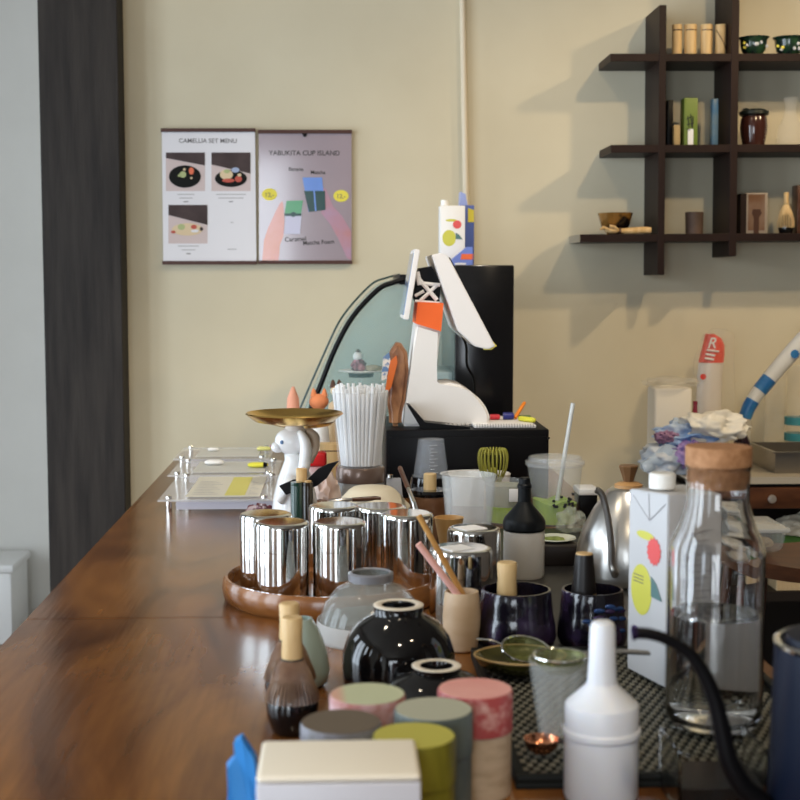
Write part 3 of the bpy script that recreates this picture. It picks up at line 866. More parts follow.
for k in range(22):
    x_ = .006 + k * (w_ - .012) / 21
    tube(bm, [(x_, .004 + .004 * math.cos(a), .0045 + .004 * math.sin(a)) for a in [i * PI / 4 for i in range(9)]], .0009, 5)
obj('spiral_binding', bm, mat('binding_grey', (.45, .43, .42), .4), t)
zn = dz + .007
pens = [('orange', (.85, .25, .02), (515, 418, 3.0), (525, 402, 3.03), .004, 'orange pen tilted up beside the till'),
        ('yellow', (.72, .70, .06), (520, 416, 2.97), (535, 422, 2.93), .0055, 'yellow highlighter lying on the spiral notebook'),
        ('blue', (.02, .03, .22), (503, 416, 3.0), (514, 417, 3.0), .008, 'dark blue stubby marker beside the till foot'),
        ('red', (.6, .03, .05), (490, 418, 3.0), (500, 417, 3.0), .006, 'red marker stub nearest the till foot'),
        ('green', (.10, .16, .05), (518, 413, 3.02), (531, 416, 3.02), .004, 'dark green pen behind the yellow highlighter')]
for nm, cc, A, B, r_, lb in pens:
    pa, pb = pt(*A), pt(*B)
    pa.z = max(zn + r_, zn + r_); 
    pb.z = max(pb.z, zn + r_) if nm == 'orange' else zn + r_
    if nm in ('orange',):
        pa.z = zn + r_
    t = thing('marker_pen', lb, 'pen', pa)
    bm = BM(); d = pb - pa; tube(bm, [(0, 0, 0), d * .7], r_, 10); obj('barrel', bm, mat('pen_' + nm, cc, .35), t)
    bm = BM(); tube(bm, [d * .7, d * .95, d], [r_ * 1.05, r_ * .9, r_ * .4], 10); obj('pen_cap', bm, mat('pen_' + nm, cc, .35), t)

# brown dried ornament and orange slip in front of the case
YB = 2.95
p = pt(393, 430, YB)
t = thing('driftwood_ornament', 'tall brown carved wooden ornament left of the till', 'ornament', (p.x, YB, dz))
H = pt(398, 342, YB).z - dz
bm = BM()
def bz(px, py): q = pt(px, py, YB); return (q.x - p.x, q.z - dz)
outl = [bz(*q) for q in ((391, 349), (396, 342), (401, 343), (407, 352), (408.5, 370), (405, 400), (402, 412))] + [(bz(401, 425)[0], 0), (bz(389, 425)[0], 0)] + [bz(*q) for q in ((389, 415), (387, 402), (388, 388), (386, 370), (388, 356))]
prism_y(bm, outl, -.02, .02)
bmesh.ops.subdivide_edges(bm, edges=list(bm.edges), cuts=2)
bmesh.ops.bevel(bm, geom=[e for e in bm.edges if len(e.link_faces) == 2 and e.calc_face_angle(0) > 1.2], offset=.008, segments=3, affect='EDGES')
obj('carved_body', bm, mat('driftwood', (0.14, 0.05, 0.02), .4, col2=(.42, .20, .09), nscale=16, stretch=(2, 2, 1), bump=.6, bscale=40), t)
bm = BM(); prism_y(bm, [bz(*q) for q in ((390, 360), (396, 355), (397, 362), (391, 386), (386, 394), (385, 388))], -.026, -.020); obj('orange_slip', bm, mat('orange_slip', (.62, .13, .02), .4), t)
bm = BM(); prism_y(bm, [bz(*q) for q in ((383, 356), (389, 352), (390, 360), (386, 378), (381, 380))], -.024, -.016); obj('patterned_slip', bm, mat('patterned_slip', (.7, .62, .55), .5, col2=(.12, .2, .35), nscale=60, lo=.5, hi=.56), t)

# ------------------------------------------------------------------ acrylic menu stands
M_acr = mat('acrylic', (0.88, 0.89, 0.92), .05, alpha=.34)
def standf(nm, label, fl, bl, ht, Yf, Yb, wid, extra):
    x0, x1 = fl, bl
    t = thing('acrylic_menu_stand', label, 'menu stand', ((x0 + x1) / 2, Yf, TT), group='acrylic menu stands')
    c0 = (x0 + x1) / 2
    bm = BM(); box(bm, -.02, wid, -.015, Yb - Yf + .015, ht - .004, ht, .001); obj('acrylic_sheet', bm, M_acr, t, smooth=False)
    bm = BM(); box(bm, .015, wid, -.008, .0, .006, ht - .0045, .0005); obj('acrylic_front_edge', bm, mat('acrylic_edge', (.62, .62, .72), .15, alpha=.8), t, smooth=False)
    for (x_, y_) in ((0, 0), (0, Yb - Yf), (wid - .02, 0), (wid - .02, Yb - Yf)):
        bm = BM(); lathe(bm, [(0, 0), (.0055, 0), (.0055, ht - .0045), (0, ht - .0045)], 16, c=(x_, y_, 0))
        lathe(bm, [(0, 0), (.0065, 0), (.0065, .004), (.005, .006), (0, .006)], 16, c=(x_, y_, ht + .0002)); obj('standoff_post', bm, M_chrome, t)
    bm = BM(); box(bm, .03, wid - .03, .02, Yb - Yf - .02, ht + .0003, ht + .0012); pp = obj('menu_sheet', bm, extra, t, smooth=False)
    return t, pp
a1, a2 = tb(170, 512), tb(186, 488)
M_cream = mat('menu_cream', (.74, .70, .58), .5)
t1, pp1 = standf('s', 'clear acrylic menu stand nearest the viewer holding a cream printed sheet', a1.x, a2.x, .026, a1.y, a2.y, .205, M_cream)
ht = .0018 + .026
bm = BM(); box(bm, .105, .145, .03, a2.y - a1.y - .03, ht - .0005, ht - .0003); obj('yellow_stripe', bm, mat('highlight_yellow', (.72, .66, .16), .5), pp1, smooth=False)
bm = BM()
for k in range(9):
    for (xa, xb) in ((.04, .09), (.15, .17)):
        yy = .045 + k * .022
        box(bm, xa, xb - (k % 3) * .008, yy, yy + .002, ht - .0002, ht)
obj('printed_lines', bm, M_line, pp1, smooth=False)
a3, a4 = tb(173, 489), tb(192.7, 469)
a3y = max(a3.y, a2.y + .045)
t2, pp2 = standf('s', 'clear acrylic menu stand in the middle holding a blank sheet', a3.x, a3.x + .006, .024, a3y, a3y + .22, .22, mat('menu_grey', (.62, .62, .58), .5))
a5y = a3y + .22 + .045
a5 = pt(181, 474, a5y)
t3, pp3 = standf('s', 'clear acrylic menu stand farthest away by the wall end of the table', a5.x, a5.x + .006, .026, a5y, min(a5y + .2, TY1 - .03), .21, mat('menu_grey', (.62, .62, .58), .5))
def lying(name, label, cat, pa, pb, Y, z, r, m, m2=None, fl=.5):
    A, B = pt(pa[0], pa[1], Y), pt(pb[0], pb[1], Y)
    A.z = B.z = z + r * fl
    t = thing(name, label, cat, A)
    bm = BM(); L = (B - A).x; pts = [(L * k / 8, 0, 0) for k in range(9)]
    tube(bm, pts, [r * q for q in (.5, .85, 1, 1, 1, 1, .95, .8, .45)], 14)
    for v in bm.verts: v.co.z *= fl
    obj('casing', bm, m, t)
    if m2:
        bm = BM(); tube(bm, [(L * .78, 0, .0), (L * .98, 0, 0)], [r * 1.04, r * .6], 14)
        for v in bm.verts: v.co.z *= fl
        obj('tip', bm, m2, t)
    return t
M_ye2 = mat('bright_yellow', (.82, .78, .08), .4)
lying('yellow_correction_tape', 'yellow and black correction tape on the middle menu stand', 'correction tape', (248, 472), (268, 474), a3y + .09, TT + .0262, .012, M_ye2, M_black)
lying('white_eraser', 'white oval eraser on the middle menu stand', 'eraser', (205, 466), (224, 468), a3y + .14, TT + .0262, .012, M_white)
lying('yellow_glue_stick', 'pale yellow glue stick on the farthest menu stand', 'glue stick', (257, 454), (272, 454), a5y + .12, TT + .0282, .011, mat('pale_yellow', (.75, .72, .25), .4))
lying('white_pen_case', 'white stub on the left of the farthest menu stand', 'pen', (208, 455), (219, 455), a5y + .12, TT + .0282, .009, M_white)

# ------------------------------------------------------------------ figurines with gold dishes
M_porc = mat('porcelain', (.80, .79, .78), .25, coat=.4, sub=.1)
def figurine(px, py, Y, label, sc=1.0):
    p = tb(px, py)
    t = thing('rabbit_dish_holder', label, 'figurine', (pt(px, 500, Y).x, Y, TT), group='rabbit figurines carrying gold dishes')
    bm = BM()
    Hh = .205 * sc
    # body, neck and head as one surface
    lathe(bm, [(0, 0), (.034, 0), (.040, .012), (.042, .035), (.038, .065), (.030, .095), (.022, .115), (.018, .125), (.0185, .135), (.0, .142)], 32)
    blob(bm, .031, .022, .024, (-.004, -.004, .158), .04, 1.5, 3)
    blob(bm, .012, .012, .010, (-.030, -.006, .148), .03, 1.5, 3)
    tube(bm, spline([(-.006, -.024, .10), (-.016, -.034, .075), (-.028, -.034, .06)], 5), [.012] * 5 + [.009] * 6, 12)
    obj('rabbit_body', bm, M_porc, t, angle=80)
    bm = BM()
    tube(bm, spline([(.010, -.018, .176), (.020, -.028, .155), (.018, -.030, .12), (.008, -.030, .08), (.004, -.030, .05)], 5), [.005 + .006 * math.sin(min(1, k / 16) * PI) for k in range(21)], 12)
    obj('long_ear', bm, M_porc, t, angle=80)
    bm = BM(); tube(bm, spline([(.020, .0, .176), (.034, .004, .165), (.036, .004, .14), (.028, .004, .12)], 5), [.004 + .005 * math.sin(min(1, k / 12) * PI) for k in range(16)], 12)
    obj('long_ear', bm, mat('ear_beige', (.62, .50, .38), .4), t, angle=80)
    bm = BM(); blob(bm, .0035, .002, .0035, (-.0215, -.0225, .158), 0, 1, 2); obj('eye', bm, mat('blue_paint', (.12, .22, .40), .2), t)
    bm = BM(); blob(bm, .003, .003, .0025, (-.0415, -.008, .150), 0, 1, 2); obj('nose', bm, mat('nose_pink', (.5, .3, .3), .4), t)
    bm = BM(); lathe(bm, [(0, .1765), (.020, .1765), (.014, .186), (0, .186)], 24); obj('dish_foot', bm, M_porc, t)
    bm = BM(); R = .087
    lathe(bm, [(0, .187), (.045, .187), (.070, .192), (R, .2045), (R - .002, .2065), (.069, .1945), (.044, .1895), (0, .1895)], 56)
    obj('gold_dish', bm, M_gold, t)
    return t
f1 = figurine(295, 515, 2.48, 'white rabbit figurine carrying a wide gold dish on its head, nearest the canisters')
f1.scale = (1, 1, 1.045)
f2 = dup(f1, (pt(303, 470, 2.86).x, 2.86, TT), 'second white rabbit figurine with gold dish, partly hidden behind the first', rz=-.35, scale=.80)

# small items around the figurine
def simple(name, label, cat, loc, rz=0, group=None): return thing(name, label, cat, loc, rz, group)
p = pt(265, 506, 2.66)
t = simple('dried_flower_pack', 'dark red crumpled pack lying left of the rabbit figurine', 'pack', (p.x - .002, 2.56, TT))
bm = BM(); blob(bm, .024, .012, .017, (0, 0, .016), .5, 3, 4, 3, ridge=True, flat=0.0005); obj('crumpled_wrap', bm, mat('maroon_wrap', (.12, .02, .03), .3, col2=(.55, .42, .42), nscale=90, lo=.5, hi=.6), t)
p = pt(314, 466, 2.78); zr = p.z - TT
t = simple('wooden_tea_box', 'pale wooden box behind the red case', 'box', (pt(330, 470, 2.96).x, 2.96, TT))
bm = BM(); hh = pt(330, 443, 2.96).z - TT; box(bm, -.022, .022, -.02, .02, 0, hh, .002); obj('box_body', bm, M_bamboo_l, t)
bm = BM(); box(bm, -.022, .022, -.0205, -.0200, hh * .85, hh * .87); obj('lid_seam', bm, M_brown, t, smooth=False)
t = simple('red_zip_case', 'bright red rounded case standing right of the rabbit figurine', 'case', (pt(314.5, 470, 2.74).x, 2.745, TT))
hh = pt(314, 452, 2.74).z - TT; hb = pt(314, 466, 2.74).z - TT
bm = BM(); box(bm, -.024, .024, -.018, .018, hb, hh, .006, 3); obj('red_lid', bm, mat('red_plastic', (.72, .02, .02), .35), t)
bm = BM(); box(bm, -.021, .021, -.015, .015, 0, hb, .003, 2); obj('pink_base', bm, mat('pink_print', (.7, .3, .3), .4, col2=(.75, .65, .62), nscale=50), t)
t = simple('pink_gift_bag', 'crumpled pale pink bag between the dark bottles and the straw jar', 'bag', (pt(327, 490, 2.58).x, 2.58, TT))
hh = pt(327, 474, 2.58).z - TT
bm = BM(); blob(bm, .022, .02, hh / 2, (0, 0, hh / 2), .22, 2, 4, 9, ridge=True, flat=0.0005); obj('bag_body', bm, mat('pale_pink', (.66, .48, .40), .6, col2=(.75, .65, .58), nscale=20), t)
t = simple('brown_acorn_charm', 'small glossy brown charm in front of the pale pink bag', 'charm', (pt(320, 505, 2.47).x, 2.50, TT))
bm = BM(); hz = pt(320, 505, 2.50).z - TT; lathe(bm, [(0, 0), (.010, 0), (.010, hz - .01), (.016, hz - .006), (.018, hz), (.012, hz + .008), (0, hz + .011)], 24); obj('charm_body', bm, mat('acorn', (.16, .06, .02), .25), t)

# peach coloured paper flowers by the case
for i, (px, py, Y, s_, cc, lb) in enumerate(((293, 398, 3.12, .8, (.72, .33, .22), 'pinkish peach paper cone behind the gold dish at left'),
                                          (319, 391, 3.14, 1.0, (.75, .25, .10), 'orange and white plush fox behind the straws'),
                                          (336, 379, 3.19, .6, (.72, .56, .36), 'cream and brown plush ear shape behind the straws'))):
    p = pt(px, py, Y)
    t = thing(('paper_cone', 'plush_fox', 'plush_cat')[i], lb, ('paper cone', 'plush toy', 'plush toy')[i], (p.x, Y - .09 * (i < 0), TT))
    hz = p.z - TT
    bm = BM(); c0 = mat('soft_%d' % i, cc, .8)
    if i == 0:
        lathe(bm, [(0, 0), (.020, 0), (.019, hz * .5), (.013, hz), (.003, hz + .025), (0, hz + .026)], 20); obj('cone_body', bm, c0, t)
    else:
        lathe(bm, [(0, 0), (.022, 0), (.026, hz * .3), (.020, hz * .6), (.017, hz * .75), (0, hz * .8)], 24); obj('plush_body', bm, M_white if i == 1 else c0, t, angle=80)
        bm = BM(); blob(bm, .022 * s_, .020, .018 * s_, (0, 0, hz * .88), .05, 2, 3); obj('plush_head', bm, c0, t, angle=80)
        for sx in (-1, 1):
            bm = BM(); lathe(bm, [(0, 0), (.008, 0), (.004, .014), (0, .020)], 12, c=(sx * .012 * s_, 0, hz * .88 + .012 * s_)); obj('plush_ear', bm, M_brown if i == 2 else c0, t)

# ------------------------------------------------------------------ bottles and spatula behind canisters
YG = 2.36
for i, (x0, x1, yt, cc, lb, corkc) in enumerate(((290.5, 302.5, 482, (.012, .045, .035), 'slim dark green bottle behind the canisters', True), (303, 313, 482.5, (.03, .02, .012), 'slim brownish black bottle behind the canisters', False))):
    A, B = pt(x0, yt, YG + .02 * i), pt(x1, yt, YG + .02 * i)
    r = (B.x - A.x) / 2; h = A.z - TT
    t = thing('slim_dark_bottle', lb, 'bottle', ((A.x + B.x) / 2, YG + .022 * i, TT), group='slim dark bottles')
    bm = BM(); lathe(bm, [(0, 0), (r, 0), (r, h * .93), (r * .96, h * .95), (r * 1.0, h * .96), (r * .98, h), (0, h)], 24); obj('bottle_body', bm, mat('bottle_dark_%d' % i, cc, .2, coat=.4), t)
    if not corkc:
        bm = BM(); lathe(bm, [(0, h + .0002), (r * .7, h + .0002), (r * .7, h + .003), (0, h + .003)], 20); obj('bottle_cap', bm, M_bamboo, t)
A = pt(301.5, 469, 2.395)
h = A.z - TT
t = thing('wooden_stopper_jar', 'slim jar with a pale wooden stopper behind the two dark bottles', 'jar', (A.x, 2.398, TT))
bm = BM(); lathe(bm, [(0, 0), (.0095, 0), (.0095, h - .022), (0, h - .022)], 20); obj('jar_body', bm, M_black, t)
bm = BM(); lathe(bm, [(0, h - .022), (.0095, h - .022), (.0095, h), (.008, h + .001), (0, h + .001)], 20); obj('stopper', bm, M_bamboo, t)
YF = 2.43
t = thing('black_feather_spatula', 'black leaf-shaped spatula standing diagonally behind the slim bottles', 'spatula', (0, 0, 0))
bm = BM(); prism_y(bm, [(pt(x, y, YF).x, pt(x, y, YF).z) for x, y in ((308, 479), (318, 469), (328, 464), (339, 461), (333, 468), (327, 478), (317, 486), (311, 488))], YF, YF + .006); obj('blade', bm, M_black, t)
bm = BM(); prism_y(bm, [(pt(x, y, YF).x, pt(x, y, YF).z) for x, y in ((279, 486), (293, 480), (306, 478), (312, 486), (300, 489), (286, 495))], YF + .0, YF + .006); obj('flat_handle', bm, M_black, t)
bm = BM(); q = pt(310, 484, YF); tube(bm, [(q.x, YF + .004, q.z), (q.x + .004, YF + .004, TT)], .003, 8); obj('prop_wire', bm, M_black, t)

# ------------------------------------------------------------------ straw cup on jar
YJ = 2.63
xj = pt(360.5, 470, YJ).x
k = 1 / F * (YJ + .02)
zj = pt(360, 481, YJ).z - TT
zl0 = zj; zl1 = pt(360, 466, YJ).z - TT
t = thing('glass_storage_jar', 'round glass jar with a brown band lid under the cup of straws', 'jar', (xj, YJ, TT))
bm = BM(); lathe(bm, [(0, 0), (23 * k, 0), (25 * k, .01), (25 * k, zj - .012), (23 * k, zj), (21 * k, zj), (21 * k, zj - .01), (23.4 * k, zj - .016), (23.4 * k, .008), (0, .006)], 40); obj('jar_glass', bm, mat('jar_grey', (.55, .56, .54), .1, alpha=.55), t)
bm = BM(); lathe(bm, [(0, zl0), (24 * k, zl0), (24.5 * k, zl0 + .003), (24.5 * k, zl1 - .003), (23.5 * k, zl1), (0, zl1)], 40); obj('jar_lid', bm, mat('lid_brown', (.10, .055, .04), .25, .3, col2=(.38, .30, .26), nscale=5), t)
t = thing('straw_cup', 'tall clear plastic cup packed with white straws', 'cup', (xj, YJ, TT + zl1 + .0002))
hc = pt(360, 392, YJ).z - TT - zl1
bm = BM(); lathe(bm, [(0, 0), (22.5 * k, 0), (29 * k, hc), (29.6 * k, hc + .001), (28.6 * k, hc + .001), (22.0 * k, .002), (0, .002)], 40); obj('cup_wall', bm, mat('cup_milky', (.92, .93, .95), .1, alpha=.07), t)
M_straw = mat('straw_white', (.95, .95, .95), .35)
nt = M_straw.node_tree
tl_ = nt.nodes.new('ShaderNodeBsdfTranslucent'); tl_.inputs[0].default_value = (.97, .97, .97, 1)
mx_ = nt.nodes.new('ShaderNodeMixShader'); mx_.inputs[0].default_value = .4
nt.links.new(nt.nodes['Principled BSDF'].outputs[0], mx_.inputs[1]); nt.links.new(tl_.outputs[0], mx_.inputs[2]); nt.links.new(mx_.outputs[0], nt.nodes['Material Output'].inputs[0])
n = 0
spots = []
for i in range(-6, 7):
    for j in range(-6, 7):
        x_, y_ = (i + (j % 2) * .5) * .0063, j * .0060
        if math.hypot(x_, y_) < .0355:
            spots.append((x_, y_))
for (x_, y_) in spots:
    f = math.hypot(x_, y_) / (.0375)
    hs = hc * random.uniform(.98, 1.11) - .003
    kx = 1.40 + random.uniform(-.08, .08)
    q = thing('drinking_straw', 'white drinking straw standing in the packed straw cup', 'straw', (xj, YJ, TT + zl1 + .003), group='white straws packed in the cup')
    bm = BM(); tube(bm, [(x_ * .98, y_ * .98, 0), (x_ * kx, y_ * kx, hs)], .0029, 7, cap=False)
    obj('straw_tube', bm, M_straw, q)

# cream lid pot with spoon
YL = 2.37
xl = pt(372, 492, YL).x
kk = (YL + .01) / F
zt_ = pt(372, 483, YL).z - TT
zlip = pt(372, 505, YL).z - TT
t = thing('cream_lidded_pot', 'round pot with a broad cream lid behind the steel canisters', 'pot', (xl + .0, YL - .02, TT))
bm = BM(); lathe(bm, [(0, 0), (.052, 0), (.058, .01), (.058, zlip - .003), (0, zlip - .003)], 40); obj('pot_body', bm, mat('pot_grey', (.35, .33, .30), .4), t)
bm = BM(); R = 38 * kk; lathe(bm, [(0, zlip - .0025), (R * .96, zlip - .0025), (R, zlip + .001), (R * .98, zlip + .004), (R * .90, zlip + .009), (R * .78, zlip + .018), (R * .62, zlip + .029), (R * .5, zlip + .034), (0, zlip + .036)], 48); obj('pot_lid', bm, mat('cream_lid', (.66, .58, .43), .5), t)
zz = pt(352, 501, 2.30).z + .003
A = pt(332, 503, 2.30); B = pt(352, 501, 2.30); C_ = pt(381, 498, 2.30)
t = thing('serving_spoon', 'steel spoon with a brown handle lying on the cream pot lid', 'spoon', (A.x, 2.295, zz))
bm = BM(); tube(bm, [(B.x - A.x, 0, 0), (C_.x - A.x - .01, .01, 0), (C_.x - A.x, .01, 0)], [.0035, .0045, .003], 10); obj('handle', bm, M_brown, t)
bm = BM(); tube(bm, [(-.005, -.01, -.001), (.012, -.008, -.001), (B.x - A.x, 0, 0)], [.003, .006, .0025], 10)
obj('spoon_bowl', bm, M_steel, t)
# little clear stand with metal post, right of the jar
q = pt(392, 500, 2.52)
t = thing('acrylic_card_holder', 'small clear acrylic holder with a metal stud right of the straw jar', 'holder', (q.x, 2.52, TT))
hz = pt(392, 478, 2.52).z - TT
bm = BM(); prism_y(bm, [(-.010, 0), (.026, 0), (.016, hz), (-.010, hz)], 0, .004); obj('acrylic_plate', bm, M_acr, t, smooth=False)
bm = BM(); lathe(bm, [(0, 0), (.005, 0), (.005, .006), (0, .006)], 16, c=(-.003, .002, hz)); obj('metal_stud', bm, M_chrome, t)

# ------------------------------------------------------------------ round tray with steel canisters
tc_ = Vector((pt(330.5, 600, 1.985).x + .004, 1.968, TT))
R = .157
t = thing('round_wooden_tray', 'round glossy brown wooden tray holding steel canisters', 'tray', tc_)
bm = BM(); lathe(bm, [(0, 0), (R * .95, 0), (R * .985, .005), (R, .017), (R * .99, .029), (R * .975, .034), (R * .95, .034), (R * .935, .029), (R * .935, .014), (R * .90, .009), (0, .009)], 72)
obj('tray_body', bm, mat('tray_wood', (0.16, 0.055, 0.014), .22, coat=.25, col2=(.33, .135, .038), nscale=9, stretch=(1, 1, 3)), t)
canr = .0372


def canister(t, r, h, z0=0):
    bm = BM(); lathe(bm, [(0, 0), (r - .0015, 0), (r, .0015), (r, .0022), (r, h * .653), (r - .0002, h * .655), (r - .0008, h * .655)], 56, c=(0, 0, z0)); obj('canister_body', bm, M_chrome, t, angle=30)
    bm = BM(); lathe(bm, [(r - .0008, h * .66), (r + .0003, h * .66), (r + .0003, h * .662), (r + .0003, h - .0065), (r + .0003, h - .005), (r - .0012, h - .0016), (r - .005, h), (r - .006, h), (0, h)], 56, c=(0, 0, z0)); obj('canister_lid', bm, M_chrome, t, angle=30)


hcan = .1115
cans = [((282, 523), 1.900, 'polished steel canister at the front left of the wooden tray'),
        ((339.5, 525), 1.900, 'polished steel canister at the front middle of the wooden tray'),
        ((266, 515), 1.972, 'polished steel canister at the far left edge of the tray, half hidden'),
        ((334, 507), 2.040, 'polished steel canister at the back of the tray, behind the front middle one'),
        ((381, 508), 2.030, 'polished steel canister at the back right of the tray'),
        ((407, 515), 1.966, 'polished steel canister at the right edge of the tray beside the pink straw')]
proto = None
zb0 = TT + .0095
for (c_, Y, lb) in cans:
    x_ = pt(c_[0], c_[1], Y).x
    if proto is None:
        proto = thing('steel_canister', lb, 'canister', (x_, Y, zb0), group='steel canisters on the wooden tray')
        canister(proto, canr, hcan)
    else:
        dup(proto, (x_, Y, zb0), lb)
# two canisters with labels
for (c_, Y, rr, lb, gp) in (((461, 548), 1.80, .041, 'steel canister with a white label on its lid behind the wooden straw cup', 0), ((474, 528), 1.945, .0375, 'steel canister right behind the frontmost labelled one, with a white label', 1)):
    x_ = pt(c_[0], c_[1], Y).x
    z_ = pt(c_[0], c_[1], Y).z - TT
    t = thing('labelled_steel_canister', lb, 'canister', (x_, Y, TT), group='labelled steel canisters')
    canister(t, rr, z_)
    bm = BM(); box(bm, -.024, .012, -.024, .010, z_ + .0001, z_ + .0008, rot=Matrix.Rotation(.5, 3, 'Z')); obj('paper_label', bm, M_paper, t, smooth=False)

# ------------------------------------------------------------------ cups and glasses in the middle
# hammered tumbler
def revolve_cup(t, rb, rt, h, th, m, name='cup_wall', seg=48, wob=0):
    bm = BM()
    pr = [(0, 0), (rb, 0), (rb + (rt - rb) * .25, h * .25), (rb + (rt - rb) * .5, h * .5), (rb + (rt - rb) * .75, h * .75), (rt, h), (rt - th, h), (rb + (rt - rb) * .5 - th, h * .5), (rb - th, th * 2), (0, th * 2)]
    lathe(bm, pr, seg)
    return obj(name, bm, m, t, angle=50)
Y = 2.22
A = pt(469, 475, Y); r_t = 27.5 * (Y + .03) / F; h = A.z - TT
t = thing('hammered_glass_tumbler', 'tall frosted textured tumbler behind the labelled canisters', 'glass', (A.x, Y, TT))
revolve_cup(t, r_t * .72, r_t, h, .0025, mat('hammered_glass', (.80, .82, .81), .18, alpha=.24, bump=1.0, bscale=60, coat=.4))
# inverted clear cups
Y = 2.62
A = pt(431, 439, Y); h = A.z - TT; kq = (Y + .02) / F
t = thing('upturned_measuring_cup', 'clear plastic measuring cup standing upside down on a black jar', 'cup', (A.x, Y, TT))
h0 = pt(431, 476, Y).z - TT
bm = BM(); lathe(bm, [(19 * kq, h0), (19.3 * kq, h0 + .002), (17.6 * kq, h0 + .004), (13.2 * kq, h), (0, h), (0, h - .0015), (12.6 * kq, h - .0015), (17 * kq, h0 + .004), (18.4 * kq, h0)], 40)
obj('cup_wall', bm, mat('measuring_plastic', (.75, .82, .92), .05, alpha=.12), t)
bm = BM()
for i in range(9):
    z_ = h0 + (h - h0) * (.15 + .09 * i)
    rr = 17.6 * kq + (13.2 - 17.6) * kq * (z_ - h0) / (h - h0) + .0004
    a = -PI / 2 - .1
    tube(bm, [(rr * math.cos(a + k_ * .08), rr * math.sin(a + k_ * .08), z_) for k_ in range(4 + 3 * (i % 2 == 0))], .0004, 4)
obj('scale_marks', bm, M_paper, t)
Yb = 2.62
t = thing('black_lidded_jar', 'black jar under the upturned measuring cup', 'jar', (A.x, Y, TT))
bm = BM(); lathe(bm, [(0, 0), (.040, 0), (.042, .01), (.040, h0 - .014), (.037, h0 - .001), (0, h0 - .001)], 40); obj('jar_body', bm, M_blackg, t)
# little brown jar with cork in front
Y = 2.42
A = pt(430, 474, Y); h = A.z - TT; kq = (Y + .02) / F
zc = pt(430, 490, Y).z - TT
t = thing('brown_powder_jar', 'steel rimmed jar of brown powder with a black lid and cork knob', 'jar', (A.x, Y, TT))
bm = BM(); lathe(bm, [(0, 0), (19 * kq, 0), (20 * kq, .006), (20 * kq, zc - .010), (0, zc - .010)], 40); obj('jar_body', bm, mat('brown_powder', (.13, .05, .02), .3, col2=(.25, .13, .07), nscale=30, coat=.4), t)
bm = BM(); lathe(bm, [(0, zc - .0095), (20.5 * kq, zc - .0095), (20.8 * kq, zc - .005), (19 * kq, zc), (0, zc)], 40); obj('jar_lid', bm, M_blackg, t)
bm = BM(); lathe(bm, [(0, zc), (6.5 * kq, zc), (6.5 * kq, h - .001), (5.8 * kq, h), (0, h)], 20); obj('cork_knob', bm, M_bamboo_l, t)
# stirring spoon leaning (brown handle)
t = thing('leaning_spoon', 'spoon with a brown handle leaning behind the tray canisters', 'spoon', pt(400, 468, 2.40))
o_ = pt(400, 468, 2.40)
bm = BM(); e_ = pt(414, 503, 2.25); tube(bm, [(0, 0, 0), (e_ - o_) * .6], .0042, 10); obj('handle', bm, M_brown, t)
bm = BM(); e2 = (e_ - o_).copy(); e2.z = TT + .004 - o_.z; e2.x += .02; tube(bm, [(e_ - o_) * .6, (e_ - o_), e2 - Vector((.004, 0, -.02)), e2], [.0032, .004, .009, .005], 10); obj('spoon_bowl', bm, M_steel, t)
# small tan cup
Y = 2.07
A = pt(454, 518, Y)
t = thing('tan_paper_cup', 'small tan bowl cup between the tray and the textured tumbler', 'cup', (pt(449, 530, Y).x, Y, TT))
kq = Y / F; h = pt(449, 518, Y).z - TT
bm = BM(); lathe(bm, [(0, 0), (9 * kq, 0), (9.5 * kq, h * .55), (15 * kq, h), (14 * kq, h), (8.5 * kq, h * .6), (0, h * .5)], 36); obj('cup_wall', bm, mat('tan_wood', (.48, .27, .09), .5, col2=(.56, .35, .14), nscale=15), t)
# glass of matcha with whisk
Y = 2.56
A = pt(505, 480, Y); h = A.z - TT; kq = (Y + .02) / F
t = thing('matcha_glass', 'clear glass with green matcha left of the lidded cup', 'glass', (A.x, Y, TT))
zg = pt(505, 505, Y).z - TT
g0 = .0
revolve_cup(t, 19 * kq, 21 * kq, h, .002, M_glass_t)
bm = BM(); lathe(bm, [(0, .005), (17.8 * kq, .005), (18.8 * kq, zg), (0, zg)], 36); obj('matcha_drink', bm, M_matcha, t)
bm = BM(); lathe(bm, [(0, zg + .0004), (18.6 * kq, zg + .0004), (19.4 * kq, h * .9), (0, h * .9)], 36); obj('foam_layer', bm, mat('foam_grey', (.42, .43, .33), .6, alpha=.6), t)
bm = BM(); q0, q1 = pt(509, 502, Y - .04), pt(518, 489, Y - .04); box(bm, q0.x - A.x, q1.x - A.x, -21.5 * kq - .001, -20.6 * kq, q0.z - TT, q1.z - TT, .001); obj('white_sticker', bm, M_paper, t)
Y = 2.70
A = pt(493, 449, Y); B = pt(493, 481, Y); kq = (Y + .02) / F
t = thing('green_stained_whisk', 'matcha green bamboo whisk standing with its curled tines upward', 'whisk', (A.x, Y, TT))
M_gw = mat('green_bamboo', (.30, .29, .03), .5, col2=(.42, .40, .07), nscale=30)
hb = B.z - TT; ht_ = A.z - TT
bm = BM(); lathe(bm, [(0, 0), (8 * kq, 0), (9.5 * kq, .004), (8 * kq, hb), (0, hb)], 24); obj('handle', bm, M_bamboo, t)
bm = BM()
for i in range(22):
    a = 2 * PI * i / 22
    pts = []
    for s, rr in ((0, 8), (.25, 12), (.55, 14.6), (.85, 14.6), (1.0, 12.5), (.97, 10), (.85, 9)):
        pts.append((rr * kq * math.cos(a), rr * kq * math.sin(a), hb + (ht_ - hb) * s))
    tube(bm, spline(pts, 3), .0015, 6)
obj('curled_tines', bm, M_gw, t)
bm = BM(); blob(bm, 5 * kq, 5 * kq, .014, (0, 0, hb + .014), .1, 2, 3); obj('inner_tines', bm, M_gw, t)
